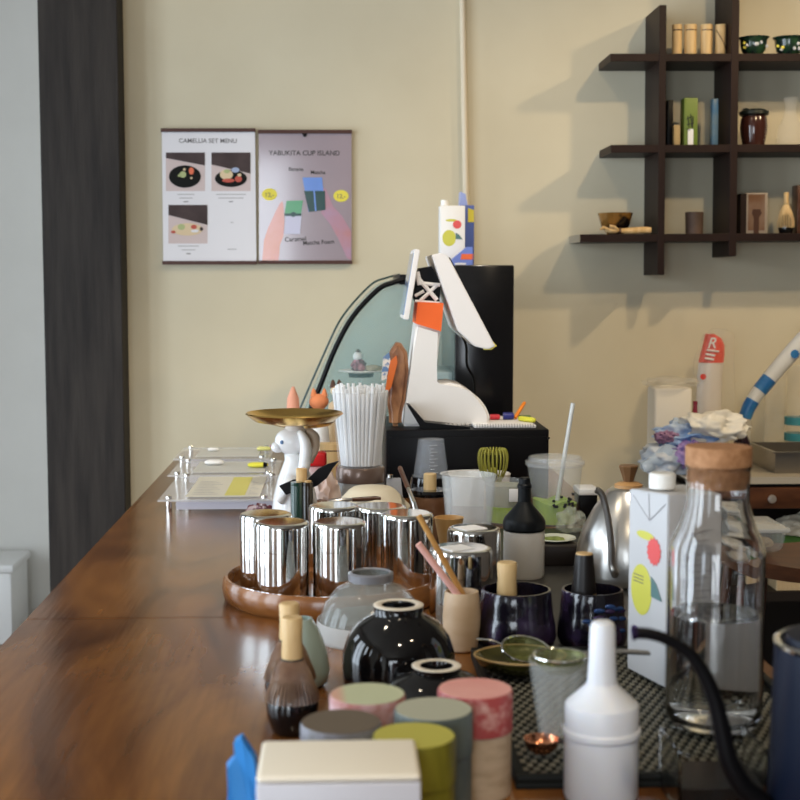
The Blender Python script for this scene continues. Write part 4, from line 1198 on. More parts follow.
# trays behind with white tops (pale oval plates)
t = thing('white_oval_plate', 'white oval plate in front of the black drawer box', 'plate', (pt(470, 478, 2.80).x + .01, 2.795, TT))
bm = BM(); lathe(bm, [(0, 0), (.05, 0), (.055, .02), (.06, pt(470, 476, 2.76).z - TT), (.058, pt(470, 475, 2.76).z - TT), (.0, pt(470, 476, 2.76).z - TT)], 40)
for v in bm.verts: v.co.x *= 1.2; v.co.y *= .8
obj('plate_body', bm, M_white, t)

# lidded cup with matcha and straw
Y = 2.55
A = pt(555, 463, Y); kq = (Y + .03) / F
zb_ = 0.0
h = A.z - TT
t = thing('iced_matcha_cup', 'clear lidded takeaway cup with green matcha and a straw', 'cup', (A.x, Y, TT))
revolve_cup(t, 21 * kq, 28 * kq, h, .0015, M_glass_t)
zg = pt(555, 502, Y - .02).z - TT
bm = BM(); lathe(bm, [(0, .004), (20 * kq, .004), (20 * kq + 7 * kq * zg / h - .001, zg), (0, zg)], 40)
for v in bm.verts:
    if v.co.z > .02: v.co.z += .004 * math.sin(v.co.x * 120)
obj('matcha_drink', bm, M_matcha, t)
bm = BM(); lathe(bm, [(29.5 * kq, h - .004), (30 * kq, h - .001), (30 * kq, h + .004), (27 * kq, h + .005), (26.5 * kq, h + .012), (25 * kq, h + .013), (0, h + .012), (0, h + .0105), (24.5 * kq, h + .0115), (25.5 * kq, h + .004), (28.8 * kq, h + .002), (28.8 * kq, h - .004)], 48); obj('plastic_lid', bm, mat('lid_clear', (.9, .92, .93), .05, alpha=.16), t)
S0 = pt(573, 403, Y) - Vector((A.x, Y, TT)); S1 = pt(556, 508, Y) - Vector((A.x, Y, TT))
bm = BM(); tube(bm, [S0, S1], .0042, 10); obj('straw', bm, mat('straw_clear', (.72, .74, .72), .2, alpha=.75), t)
bm = BM()
for i in range(14):
    a = -PI / 2 + random.uniform(-.2, .85); z_ = pt(565, 497, Y).z - TT + random.uniform(-.012, .012)
    rr = (21 + 7 * z_ / h) * kq + .0004
    blob(bm, .003, .0008, .0026, (rr * math.cos(a), rr * math.sin(a), z_), .5, 3, 2, i)
obj('printed_logo', bm, M_dkink, t)
# dark serving box with dish of powder, right of capped bottle
Y = 2.16
a_, b_ = pt(536, 560, Y), pt(578, 560, Y)
zt_ = pt(550, 547, Y).z - TT
t = thing('dark_wood_serving_box', 'dark brown wooden box right of the black capped bottle', 'box', ((a_.x + b_.x) / 2, Y, TT))
w_ = (b_.x - a_.x) / 2
bm = BM(); box(bm, -w_, w_, 0, .10, 0, zt_, .002); obj('box_body', bm, mat('dark_box', (.012, .007, .005), .4), t)
t = thing('matcha_powder_dish', 'small glass dish dusted with matcha powder on the dark wooden box', 'dish', ((a_.x + b_.x) / 2 + .004, Y + .05, TT + zt_ + .0003))
bm = BM(); lathe(bm, [(0, 0), (.022, 0), (.034, .005), (.033, .0065), (.02, .002), (0, .002)], 36); obj('dish_glass', bm, mat('dish_ceramic', (.5, .52, .42), .2), t)
bm = BM(); blob(bm, .018, .016, .004, (-.003, -.004, .0035), .35, 2.5, 3, 4, flat=.0022); obj('matcha_powder', bm, mat('dark_matcha', (.10, .13, .02), .8, col2=(.25, .30, .08), nscale=80), t)
# crumpled clear wrapper and dark box by kettle
t = thing('crumpled_clear_wrapper', 'crumpled clear plastic wrapper between the matcha cup and kettle', 'wrapper', (pt(574, 530, 2.42).x, 2.46, TT))
bm = BM(); blob(bm, .022, .022, .020, (0, 0, .020), .3, 1.6, 4, 6, ridge=True, flat=.0005); obj('wrapper_film', bm, mat('wrap_film', (.6, .62, .5), .1, alpha=.30, bump=.6), t)
t = thing('black_power_adapter', 'black box with a white top just left of the kettle spout', 'box', (pt(588, 500, 2.6).x, 2.6, TT))
hz = pt(590, 489, 2.6).z - TT
bm = BM(); box(bm, -.016, .018, 0, .06, 0, hz - .012, .002); obj('box_body', bm, M_black, t)
bm = BM(); box(bm, -.018, .02, -.002, .062, hz - .012, hz, .002); obj('white_lid', bm, M_white, t)

# ------------------------------------------------------------------ squeeze bottle with black cap
Y = 2.09
A = pt(524.5, 478, Y); kq = (Y + .04) / F; h = A.z - TT
def zof(py, Yy, px=520): return pt(px, py, Yy).z - TT
t = thing('black_capped_squeeze_bottle', 'translucent squeeze bottle with a black nozzle cap', 'squeeze bottle', (A.x, Y, TT))
zc = zof(534, Y - .03)
bm = BM(); lathe(bm, [(0, 0), (19.5 * kq, 0), (20.5 * kq, .004), (20.5 * kq, zc - .001), (0, zc - .001)], 40); obj('bottle_body', bm, mat('bottle_cream', (.62, .58, .52), .35, sub=.2), t)
bm = BM(); z1 = zof(522, Y); z2 = zof(506, Y); z3 = zof(489, Y)
lathe(bm, [(0, zc), (20 * kq, zc), (21.2 * kq, zc + .003), (21.2 * kq, z1), (19.5 * kq, z1 + .006), (9 * kq, z2), (6.5 * kq, z2 + .006), (6.2 * kq, z3), (7.2 * kq, z3 + .001), (7.2 * kq, z3 + .005), (6 * kq, z3 + .007), (5.5 * kq, h - .002), (4 * kq, h), (0, h)], 40)
obj('nozzle_cap', bm, mat('cap_black', (.004, .005, .006), .45, spec=.2), t, angle=24)

# ------------------------------------------------------------------ steel gooseneck kettle
Y = 2.06
p = pt(627, 590, Y)
kq = (Y + .02) / F
t = thing('steel_gooseneck_kettle', 'brushed steel gooseneck kettle with a wooden lid knob behind the carton', 'kettle', (p.x, Y, TT))
def kz(py): return pt(627, py, Y).z - TT
bm = BM(); lathe(bm, [(0, 0), (50 * kq, 0), (53 * kq, .005), (53.5 * kq, kz(570)), (50.5 * kq, kz(545)), (45 * kq, kz(528)), (34 * kq, kz(508)), (21 * kq, kz(491)), (17 * kq, kz(488)), (0, kz(488))], 64); obj('kettle_body', bm, M_steel, t, angle=60)
bm = BM(); lathe(bm, [(0, kz(488)), (14 * kq, kz(488)), (14 * kq, kz(485)), (10 * kq, kz(483)), (4 * kq, kz(482)), (0, kz(482))], 40); obj('lid_disc', bm, mat('lid_wood', (.45, .24, .09), .4), t)
bm = BM(); lathe(bm, [(0, kz(482)), (5.5 * kq, kz(482)), (6 * kq, kz(479)), (10 * kq, kz(467)), (9.5 * kq, kz(466)), (0, kz(466))], 8); obj('lid_knob', bm, mat('walnut', (.17, .085, .035), .35), t, angle=20)
sp = [(616, 578, 0), (614.5, 574, -.02), (612, 565, -.03), (611, 545, -.03), (609, 525, -.03), (605, 505, -.03), (601, 494, -.03), (596, 490.5, -.03)]
bm = BM()
sp2 = []
for (x, y, dy) in sp:
    q = pt(x, y, Y - .075 - 0 + (.0 if dy else .03)); sp2.append(q - Vector((p.x, Y, TT)))
ss = spline(sp2, 5)
tube(bm, ss, [.0065 - .0015 * min(1, i / 10) for i in range(len(ss))], 12, cap=False)
tube(bm, ss[::-1], [.0045] * len(ss), 12, cap=False)
obj('gooseneck_spout', bm, M_steel, t)
bm = BM(); q = ss[0]; tube(bm, [q + Vector((0, -.002, 0)), q + Vector((.004, .045, 0))], .0075, 12); obj('spout_joint', bm, M_steel, t)
bm = BM(); tube(bm, spline([(.04, .04, kz(510)), (.075, .05, kz(500)), (.10, .06, kz(520)), (.10, .06, kz(560)), (.085, .055, kz(580))], 6), .007, 10); obj('handle', bm, M_black, t)

# ------------------------------------------------------------------ dark pots
M_pot = mat('iridescent_glaze', (.005, .004, .008), .14, coat=.35, col2=(.035, .022, .06), nscale=22, lo=.45, hi=.62, bump=.4, bscale=60)
def pot(px0, px1, ytop, Y, label, grp):
    a_, b_ = pt(px0, 620, Y), pt(px1, 620, Y)
    r = (b_.x - a_.x) / 2; h = pt(px0, ytop, Y).z - TT
    t = thing('iridescent_tea_bowl', label, 'bowl', ((a_.x + b_.x) / 2, Y, TT), group=grp)
    bm = BM(); lathe(bm, [(0, 0), (r * .82, 0), (r * .95, .004), (r, h * .18), (r * .98, h * .38), (r * .93, h * .55), (r * .92, h * .58), (r * .90, h * .75), (r * .87, h * .97), (r * .85, h), (r * .80, h), (r * .80, h * .9), (r * .88, h * .3), (r * .7, h * .1), (0, h * .08)], 56)
    obj('bowl_body', bm, M_pot, t, angle=50)
    return t, r, h
t, r, h = pot(476, 556, 590, 1.688, 'purple-black iridescent tea bowl with a pale whisk handle sticking out, left of the pair', 'iridescent tea bowls')
tA = t.location.copy()
Ya = 1.688
t, r2, h2 = pot(557, 627, 590, 1.688, 'dark iridescent tea bowl with blue flecks holding a black-handled whisk', 'iridescent tea bowls')
tB = t.location.copy()
for k in range(14):
    a = -PI / 2 + random.uniform(-.5, .9); z_ = h2 * random.uniform(.3, .85); rr = r2 * (.99 - .1 * z_ / h2)
    bm = BM(); blob(bm, .007, .0018, .0028, (rr * math.cos(a), rr * math.sin(a), z_), .2, 2, 3, k)
    for v in bm.verts:
        pass
    obj('blue_fleck', bm, mat('blue_lustre', (.03, .07, .20), .12, .4) if k % 3 else mat('purple_lustre', (.06, .035, .10), .12, .4), t)
xw = pt(507, 580, Ya).x
t = thing('bamboo_whisk_in_bowl', 'pale wooden whisk handle standing in the left iridescent bowl', 'whisk', (xw, Ya, TT + .010))
zt_ = pt(507, 562, Ya).z - TT - .010
whisk_parts(t, zt_, zt_ - .042, .0, .0125, .024, M_bamboo_l, M_bamboo, 26)
xw = pt(584, 575, 1.688).x
t = thing('black_handled_whisk', 'whisk with a tapered black handle standing in the right iridescent bowl', 'whisk', (xw, 1.688, TT + .010))
zt_ = pt(584, 554, 1.688).z - TT - .010
bm = BM(); lathe(bm, [(0, zt_ - .048), (.0155, zt_ - .048), (.011, zt_), (0, zt_)], 28); obj('handle', bm, mat('handle_black', (.010, .008, .008), .35), t)
bm = BM(); lathe(bm, [(0, zt_), (.0105, zt_), (.0100, zt_ + .0015), (0, zt_ + .0015)], 28); obj('handle_end', bm, M_bamboo, t)
bm = BM()
for k in range(24):
    a = 2 * PI * k / 24; tube(bm, [(.014 * math.cos(a), .014 * math.sin(a), zt_ - .048), (.022 * math.cos(a), .022 * math.sin(a), .02), (.018 * math.cos(a), .018 * math.sin(a), 0)], .0009, 5)
obj('tines', bm, M_bamboo, t)

# ------------------------------------------------------------------ wooden cup with two straws
Y = 1.672
p = pt(461.5, 640, Y); kq = (Y + .05) / F
t = thing('wooden_utensil_cup', 'pale barrel-shaped wooden cup holding two straws', 'cup', (p.x, Y, TT))
h = pt(461, 592, Y).z - TT
bm = BM(); lathe(bm, [(0, 0), (14.5 * kq, 0), (16 * kq, .003), (18.5 * kq, h * .4), (18.8 * kq, h * .6), (17.5 * kq, h * .88), (16.5 * kq, h), (14.5 * kq, h), (16 * kq, h * .6), (13 * kq, .006), (0, .006)], 48)
obj('cup_wall', bm, mat('pale_wood', (.52, .36, .22), .5, col2=(.64, .48, .32), nscale=14, stretch=(1, 1, 2)), t, angle=60)
for (x0, y0, x1, y1, cc, lb, rr, ys) in ((419, 516, 466, 600, (.52, .27, .08), 'tan stirring stick leaning left out of the wooden cup', .0035, -.002), (418.5, 544, 464, 603, (.78, .42, .36), 'pale pink straw leaning left out of the wooden cup', .0042, -.012)):
    A = pt(x0, y0, Y + ys - .006); B = pt(x1, y1, Y + ys)
    D = (B - A).normalized()
    E_ = B + D * .012
    t = thing('leaning_stick', lb, 'stick', E_)
    bm = BM(); tube(bm, [A - E_, Vector((0, 0, 0))], rr, 10); obj('stick_body', bm, mat('stick_' + str(int(cc[0] * 100)), cc, .4), t)
    bm = BM(); tube(bm, [A - E_ - D * .0005, A - E_ + D * .001], rr * 1.03, 10); obj('stick_end', bm, mat('stick_' + str(int(cc[0] * 100)), cc, .4), t)

# ------------------------------------------------------------------ upturned bowls
# glass one
Y = 1.735
p = pt(371, 640, Y); kq = (Y + .03) / F
t = thing('upturned_glass_bowl', 'grey glass bowl turned upside down behind the black bowls', 'bowl', (p.x, Y, TT))
h = pt(371, 573, Y).z - TT
z2 = h - .010
r = 53 * kq
bm = BM(); lathe(bm, [(r * .97, 0), (r, .003), (r * .98, h * .3), (r * .88, h * .55), (r * .66, h * .76), (r * .42, h * .86), (r * .42, z2 + .008), (r * .40, h), (r * .34, h), (r * .33, z2), (0, z2), (0, z2 - .003), (r * .4, z2 - .004), (r * .64, h * .73), (r * .85, h * .53), (r * .95, h * .3), (r * .96, .001)], 56)
obj('bowl_wall', bm, mat('grey_glass', (.42, .45, .43), .05, alpha=.26, coat=.5), t, angle=60)
bm = BM(); lathe(bm, [(r * .345, z2 + .001), (r * .425, z2 + .001), (r * .43, h), (r * .38, h + .002), (r * .345, h)], 48); obj('foot_ring', bm, mat('grey_foot', (.20, .20, .22), .3), t)
bm = BM(); lathe(bm, [(r * 1.02, 0), (r * 1.04, .002), (r * 1.02, h * .30), (r * 1.005, h * .30), (r * 1.01, .002)], 56); obj('frosted_rim_band', bm, mat('frost_band', (.80, .80, .78), .3, alpha=.45), t)


def black_bowl(px, Y, ytop, rpx, label):
    p = pt(px, 660, Y); kq = (Y + .02) / F
    t = thing('black_tea_bowl', label, 'bowl', (p.x, Y, TT), group='upturned black tea bowls')
    h = pt(px, ytop, Y).z - TT
    r = rpx * kq
    bm = BM(); lathe(bm, [(r * .93, 0), (r * .97, .003), (r * 1.0, h * .25), (r * .985, h * .45), (r * .90, h * .62), (r * .72, h * .78), (r * .48, h * .87), (r * .43, h * .90), (r * .44, h * .985), (r * .30, h * .985), (r * .28, h * .90), (0, h * .89), (0, h * .84), (r * .6, h * .76), (r * .9, h * .45), (r * .92, .002)], 64)
    obj('bowl_body', bm, M_blackg, t, angle=60)
    bm = BM(); lathe(bm, [(r * .30, h * .986), (r * .445, h * .986), (r * .445, h * .995), (r * .41, h * 1.005), (r * .34, h * 1.005), (r * .30, h * .995)], 48); obj('bare_foot_ring', bm, mat('bare_clay', (.76, .68, .56), .6), t)
    return t
black_bowl(398.5, 1.515, 604, 57, 'large glossy black tea bowl turned upside down')
black_bowl(436.5, 1.385, 665, 56, 'second black upturned tea bowl, nearer and lower, behind the pink tin')

# ------------------------------------------------------------------ whisks on holders, left
def whisk_set(px, Y, ytop, label, lbl2):
    p = pt(px, 700, Y)
    hN = lambda py: pt(px, py, Y).z - TT
    th = thing('whisk_holder', lbl2, 'whisk holder', (p.x, Y, TT))
    bm = BM(); lathe(bm, [(0, 0), (.017, 0), (.021, .004), (.0255, .018), (.0262, .028), (.0245, .038), (.015, .057), (.008, .068), (0, .069)], 40); obj('holder_body', bm, M_blackg, th, angle=60)
    t = thing('bamboo_whisk', label, 'whisk', (p.x, Y, TT), group='bamboo whisks on holders')
    zt_ = pt(px, ytop, Y).z - TT
    whisk_parts(t, zt_, .0745, .034, .0108, .0282, M_bamboo_l, mat('tine_brown', (.13, .062, .035), .35, coat=.2, col2=(.28, .17, .10), nscale=40), 72, tw=.0007, cone=True)
    return t
whisk_set(292.5, 1.368, 617, 'bamboo whisk with brown tines on a black holder, frontmost of the pair', 'black glossy whisk holder under the frontmost bamboo whisk')
whisk_set(290, 1.442, 603, 'second bamboo whisk right behind the front one, only its handle showing', 'black whisk holder under the rear bamboo whisk, mostly hidden')
p = pt(302, 690, 1.53)
t = thing('celadon_whisk_stand', 'pale celadon green ceramic whisk stand behind the bamboo whisks', 'whisk stand', (p.x, 1.53, TT))
h = pt(302, 618, 1.53).z - TT
bm = BM(); lathe(bm, [(0, 0), (.022, 0), (.029, .006), (.0315, .02), (.028, .04), (.020, .062), (.014, h - .004), (.012, h), (.009, h), (.011, h - .01), (0, h - .03)], 48)
obj('stand_body', bm, mat('celadon', (.38, .48, .44), .2, coat=.5), t, angle=60)

# ------------------------------------------------------------------ tea tins
def tin(px, Y, label, mlid, mside, mlow=None):
    p = tb(px, 0, 0) if False else None
    kq = 1
    z_ = .0925
    q = pt(px, 700, Y)
    t = thing('washi_tea_tin', label, 'tin', (q.x, Y, TT), group='washi paper tea tins')
    r = .0322
    bm = BM(); lathe(bm, [(r * .97, z_ * .62), (r * 1.03, z_ * .62), (r * 1.03, z_ - .002), (r * 1.0, z_), (r * .97, z_ - .0005), (r*.9, z_ - .0007), (r*.9, z_ * .62)], 56); ld = obj('tin_lid', bm, mside, t, angle=30)
    bm = BM(); lathe(bm, [(0, z_ - .0004), (r * .985, z_ - .0004), (r * .985, z_ + .0004), (0, z_ + .0004)], 56); obj('lid_top', bm, mlid, ld)
    bm = BM(); lathe(bm, [(0, 0), (r * .98, 0), (r, .001), (r, z_ * .615), (0, z_ * .615)], 56); obj('tin_body', bm, mlow or mside, t, angle=30)
    return t
tin(341, 1.112, 'washi tea tin with a dark grey-brown lid beside the white box', mat('lid_taupe', (.13, .10, .07), .6), mat('side_taupe', (.12, .11, .11), .5, col2=(.25, .25, .29), nscale=60))
tin(367.5, 1.188, 'washi tea tin with a patchy pink and pale green lid', mat('lid_pinkgreen', (.66, .36, .28), .6, col2=(.52, .55, .36), nscale=26, lo=.45, hi=.52, stretch=(1, .06, 1), detail=1), mat('side_rose', (.38, .13, .10), .5, col2=(.6, .4, .42), nscale=50))
tin(433.5, 1.143, 'washi tea tin with a grey-blue lid between the green and pink ones', mat('lid_sage', (.42, .42, .32), .6), mat('side_bluegrey', (.09, .12, .125), .5, col2=(.13, .16, .15), nscale=30))
tin(414, 1.075, 'washi tea tin with an olive yellow lid, nearest of the tins', mat('lid_olive', (.46, .42, .07), .6), mat('side_olive', (.09, .08, .008), .5, col2=(.24, .22, .02), nscale=35, stretch=(1, 1, .35)))
tin(475, 1.200, 'washi tea tin with a pink lid and beige patterned body', mat('lid_pink', (.72, .31, .27), .6, col2=(.78, .40, .35), nscale=20), mat('side_pink', (.40, .07, .07), .5, col2=(.66, .40, .36), nscale=85, lo=.45, hi=.7), mat('side_beige', (.42, .31, .20), .5, col2=(.56, .43, .30), nscale=40, stretch=(1, 1, 2.5)))

# ------------------------------------------------------------------ white box front and blue paper
A, B = pt(256, 777, .98), pt(421, 777, .98)
h = A.z - TT
C2 = tb(340, 739, TT + h)
t = thing('white_lidded_box', 'white rounded box with warm light painted on its top at the bottom edge of the view', 'box', ((A.x + B.x) / 2, .98, TT))
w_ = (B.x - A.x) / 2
bm = BM(); box(bm, -w_, w_, 0, C2.y - .98, 0, h - .0058, .0015, 3); obj('box_body', bm, mat('box_cool_lit', (.66, .66, .72), .4), t, angle=50)
bm = BM(); box(bm, -w_, w_, 0, C2.y - .98, h - .0055, h, .0035, 4); obj('box_lid', bm, mat('box_warm_lit', (.90, .83, .70), .45), t, angle=50)  # warm light is in the lid's colour, cool light in the body's
p = pt(244, 760, 1.09)
t = thing('blue_tape_piece', 'crumpled bright blue paper left of the white box', 'crumpled paper', (p.x, 1.09, TT))
h = pt(244, 736, 1.09).z - TT
bm = BM()
prof = [(-.013, 0), (.012, 0), (.011, h * .35), (.012, h * .62), (.009, h * .8), (.002, h * .86), (-.001, h), (-.008, h * .95), (-.006, h * .82), (-.014, h * .72), (-.010, h * .55), (-.013, h * .35)]
prism_y(bm, prof, -.008, .008)
bmesh.ops.triangulate(bm, faces=[f for f in bm.faces if len(f.verts) > 4])
bmesh.ops.subdivide_edges(bm, edges=list(bm.edges), cuts=2, use_grid_fill=True)
for v in bm.verts:
    v.co.x += .003 * noise.noise(v.co * 60); v.co.y += .006 * noise.noise(v.co * 50 + Vector((3, 1, 2)))
    v.co.z = max(0, v.co.z)
obj('blue_sheet', bm, mat('bright_blue', (.03, .24, .62), .55), t, angle=30)

# ------------------------------------------------------------------ bar mat
MX0, MX1 = tb(516, 790).x, .472
MY0, MY1 = tb(516, 790).y, 1.638
t = thing('rubber_bar_mat', 'black rubber bar mat with rows of raised nubs', 'bar mat', (MX0, MY0, TT))
W_, D_ = MX1 - MX0, MY1 - MY0
bm = BM(); box(bm, 0, W_, 0, D_, 0, .006, .001)
for (x0, x1, y0, y1) in ((0, W_, 0, .009), (0, W_, D_ - .009, D_), (0, .009, .0091, D_ - .0091), (W_ - .009, W_, .0091, D_ - .0091)):
    box(bm, x0, x1, y0, y1, .0061, .0125, .0015)
obj('mat_base', bm, mat('rubber', (.006, .007, .006), .6, spec=.25), t)
nb = BM()
stp = .0105
nx, ny = int((W_ - .026) / stp), int((D_ - .026) / stp)
for i in range(nx + 1):
    for j in range(ny + 1):
        x_, y_ = .013 + i * stp + (j % 2) * stp * .5, .013 + j * stp
        if x_ > W_ - .014:
            continue
        r1, r2, z0, z1 = .0029, .0020, .0060, .0078
        va = [nb.verts.new((x_ + r1 * sx, y_ + r1 * sy, z0)) for sx, sy in ((-1, -1), (1, -1), (1, 1), (-1, 1))]
        vb = [nb.verts.new((x_ + r2 * sx, y_ + r2 * sy, z1)) for sx, sy in ((-1, -1), (1, -1), (1, 1), (-1, 1))]
        nb.faces.new(vb)
        for k in range(4):
            nb.faces.new((va[k], va[(k + 1) % 4], vb[(k + 1) % 4], vb[k]))
o = obj('raised_nubs', nb, mat('rubber_nub_lit', (.15, .14, .105), .4), t, smooth=False)  # paler than the base: light from above is put into the colour
o['kind'] = 'stuff'
MT = TT + .0126

# ------------------------------------------------------------------ carton beside the carafe
fc = tb(665, 688, MT); lc = tb(627, 668, MT)
import math as _m
dirL = Vector((lc.x - fc.x, lc.y - fc.y)); Lw = dirL.length
dirL.normalize()
ang = _m.atan2(dirL.y, dirL.x)
t = thing('oat_drink_carton', 'tall white drink carton with yellow and coral art behind the carafe', 'carton', (lc.x, lc.y, MT), rz=ang + PI)
# local +x runs from the left corner to the front corner; depth goes +y
hC = pt(665, 495, fc.y).z - MT
Lw = max(Lw, .075)
dep = .068
hs = hC * .925
bm = BM()
V = [bm.verts.new(q) for q in ((0, 0, 0), (Lw, 0, 0), (Lw, dep, 0), (0, dep, 0), (0, 0, hC - .005), (Lw, 0, hC), (Lw, dep, hC * .985), (0, dep, hC * .985))]
for f in ((3, 2, 1, 0), (4, 5, 6, 7), (0, 1, 5, 4), (1, 2, 6, 5), (2, 3, 7, 6), (3, 0, 4, 7)):
    bm.faces.new([V[i] for i in f])
bmesh.ops.bevel(bm, geom=list(bm.edges), offset=.0012, segments=2, affect='EDGES')
obj('carton_body', bm, M_carton, t)
carton_art(t, Lw, hC, -.0001)
bm = BM(); tube(bm, [(Lw * .52, -.0005, hC * .98), (Lw * .55, -.0005, hC * .84)], .0006, 5); tube(bm, [(Lw * .55, -.0005, hC * .84), (Lw * .95, -.0005, hC * .95)], .0006, 5); tube(bm, [(Lw * .55, -.0005, hC * .84), (Lw * .1, -.0005, hC * .95)], .0003, 5)
obj('fold_crease', bm, M_line, t)
panel('purple_blossom', [(x_ * Lw, z_ * hC) for x_, z_ in ell(.22, .22, .11, .035)], -.0001, mat('carton_purple', (.10, .07, .22), .4), t, .0004)
bm = BM()
for k in range(3):
    box(bm, Lw * .16, Lw * .42, -.0008, -.0006, hC * (.53 - .018 * k), hC * (.535 - .018 * k))
obj('blob_lettering', bm, M_ink, t, smooth=False)
bm = BM()
for k in range(12):
    box(bm, Lw + .0001, Lw + .0005, .010, .055 - (k % 3) * .006, hC * (.80 - .035 * k), hC * (.806 - .035 * k))
obj('side_print', bm, M_line, t, smooth=False)
bm = BM(); lathe(bm, [(0, hC), (.0145, hC), (.0148, hC + .002), (.0148, hC + .015), (.013, hC + .017), (0, hC + .017)], 32, c=(.030, .024, -.001)); obj('screw_cap', bm, M_cap, t)

# ------------------------------------------------------------------ carafe with cork
YC = tb(713, 738, MT).y + .043
pc = pt(713, 740, YC)
kq = (YC + .015) / F
t = thing('corked_water_carafe', 'large clear glass carafe of water with a cork stopper', 'carafe', (pc.x, YC, MT))
def cz(py): return pt(713, py, YC).z - MT
R0 = 48.5 * kq
zs = cz(548); zn_ = cz(507); zt_ = cz(466)
outer = [(0, 0), (R0 * .80, 0), (R0 * .93, .004), (R0 * .99, .012), (R0, .022), (R0, zs - .004), (R0 * .97, zs + .006), (R0 * .80, (zs + zn_) / 2 + .002), (33 * kq, zn_ - .001), (31.5 * kq, zn_ + .006), (31.5 * kq, zt_ - .003), (33 * kq, zt_)]
g = .0022
inner = [(31 * kq - .0004, zt_), (31.5 * kq - g, zt_ - .003), (31.5 * kq - g, zn_ + .006), (33 * kq - g, zn_ - .002), (R0 * .80 - g, (zs + zn_) / 2), (R0 * .97 - g, zs + .004), (R0 - g, zs - .006), (R0 - g, .022), (R0 * .98 - g, .014), (R0 * .90 - g, .0085), (R0 * .7, .007), (0, .007)]
bm = BM(); lathe(bm, outer + inner, 72); obj('glass_bottle', bm, M_glass, t, angle=60)
zw = cz(613)
bm = BM(); lathe(bm, [(0, .0072), (R0 * .7, .0072), (R0 * .90 - g - .0002, .0087), (R0 * .98 - g - .0002, .0142), (R0 - g - .0002, .022), (R0 - g - .0002, zw), (0, zw)], 72); obj('water', bm, glass('water', (.97, .99, 1), 0, 1.33), t, angle=60)
bm = BM(); zc0 = cz(487); zc1 = cz(446)
lathe(bm, [(0, zc0), (28.5 * kq, zc0), (29.2 * kq, zc0 + .002), (29.4 * kq, zt_ + .001), (33 * kq, zt_ + .0015), (33.2 * kq, zc1 - .0015), (32.5 * kq, zc1), (0, zc1)], 56); obj('cork_stopper', bm, M_cork, t, angle=40)

# ------------------------------------------------------------------ leaf dish, strainers, frosted cup, scoop
Yd = 1.50
pd = tb(522, 690, MT)
t = thing('olive_leaf_dish', 'olive green glazed dish with a tan rim on the bar mat', 'dish', (pt(520, 682, 1.53).x, 1.53, MT))
pts = []
def oval(rx, ry, z, n=40, k=.12):
    return [(rx * math.cos(2 * PI * i / n) * (1 + k * math.cos(4 * PI * i / n)), ry * math.sin(2 * PI * i / n), z) for i in range(n)]
bm = BM()
rings = [[bm.verts.new(q) for q in oval(*a)] for a in ((.028, .022, 0), (.040, .036, .008), (.047, .044, .019), (.0445, .0415, .0195), (.037, .033, .010), (.022, .018, .004))]
for a, b in zip(rings[:-1], rings[1:]):
    for i in range(40):
        j = (i + 1) % 40; bm.faces.new((a[i], a[j], b[j], b[i]))
bm.faces.new(rings[0][::-1]); bm.faces.new(rings[-1])
obj('dish_body', bm, mat('olive_glaze', (.065, .06, .012), .2, coat=.5), t, angle=60)
bm = BM(); q = oval(.0458, .0428, .0196); tube(bm, q + [q[0]], .0016, 6, cap=False); obj('tan_rim', bm, mat('tan_rim', (.45, .30, .12), .4), t)


def strainer(label, loc, rx, tiltx, tilty, hdir, hl, double, mm):
    t = thing('matcha_strainer', label, 'strainer', loc)
    t.rotation_euler = (tiltx, tilty, 0)
    bm = BM(); lathe(bm, [(rx, .001), (rx * 1.04, 0), (rx * 1.04, .002), (rx, .002)], 40); lathe(bm, [(rx, .001), (rx * .9, -.008), (rx * .6, -.014), (0, -.016)], 40); obj('mesh_bowl', bm, mm, t)
    bm = BM(); q = [(rx * 1.04 * math.cos(i * PI / 20), rx * 1.04 * math.sin(i * PI / 20), .001) for i in range(41)]; tube(bm, q, .0012, 6, cap=False); obj('wire_rim', bm, M_chrome, t)
    d = Vector((math.cos(hdir), math.sin(hdir), 0)); n_ = Vector((-d.y, d.x, 0))
    bm = BM()
    for s_ in ((-1, 1) if double else (0,)):
        tube(bm, spline([d * rx + n_ * .006 * s_ + Vector((0, 0, .001)), d * (rx + hl * .5) + n_ * .004 * s_ + Vector((0, 0, .003)), d * (rx + hl) + n_ * .003 * s_ + Vector((0, 0, .001))], 6), .0018 if double else .0013, 6)
    obj('wire_handle', bm, M_chrome, t)
    return t
M_mg = mat('mesh_matcha', (.09, .10, .025), .35, .3, col2=(.22, .24, .07), nscale=60, alpha=.65)
pS = pt(526, 650, 1.53)
strainer('small strainer dusted with matcha resting on the olive dish', pS, .0265, .30, .10, PI * .93, .030, False, M_mg)
# frosted cup
Y = tb(561, 749, MT).y + .017
pcu = tb(561, 745, MT)
A = pt(559, 659, Y); kq = (Y + .03) / F; h = A.z - MT
t = thing('frosted_plastic_cup', 'frosted tapered plastic cup behind the white squeeze bottle', 'cup', (A.x, Y, MT))
revolve_cup(t, 18.5 * kq, 31 * kq, h, .0022, mat('frost_cup', (.55, .56, .53), .2, alpha=.22))
strainer('strainer of matcha lying across the frosted cup, handle pointing right', (A.x + .001, Y, MT + h + .0025), .024, .0, 0, .06, .062, True, M_mg)
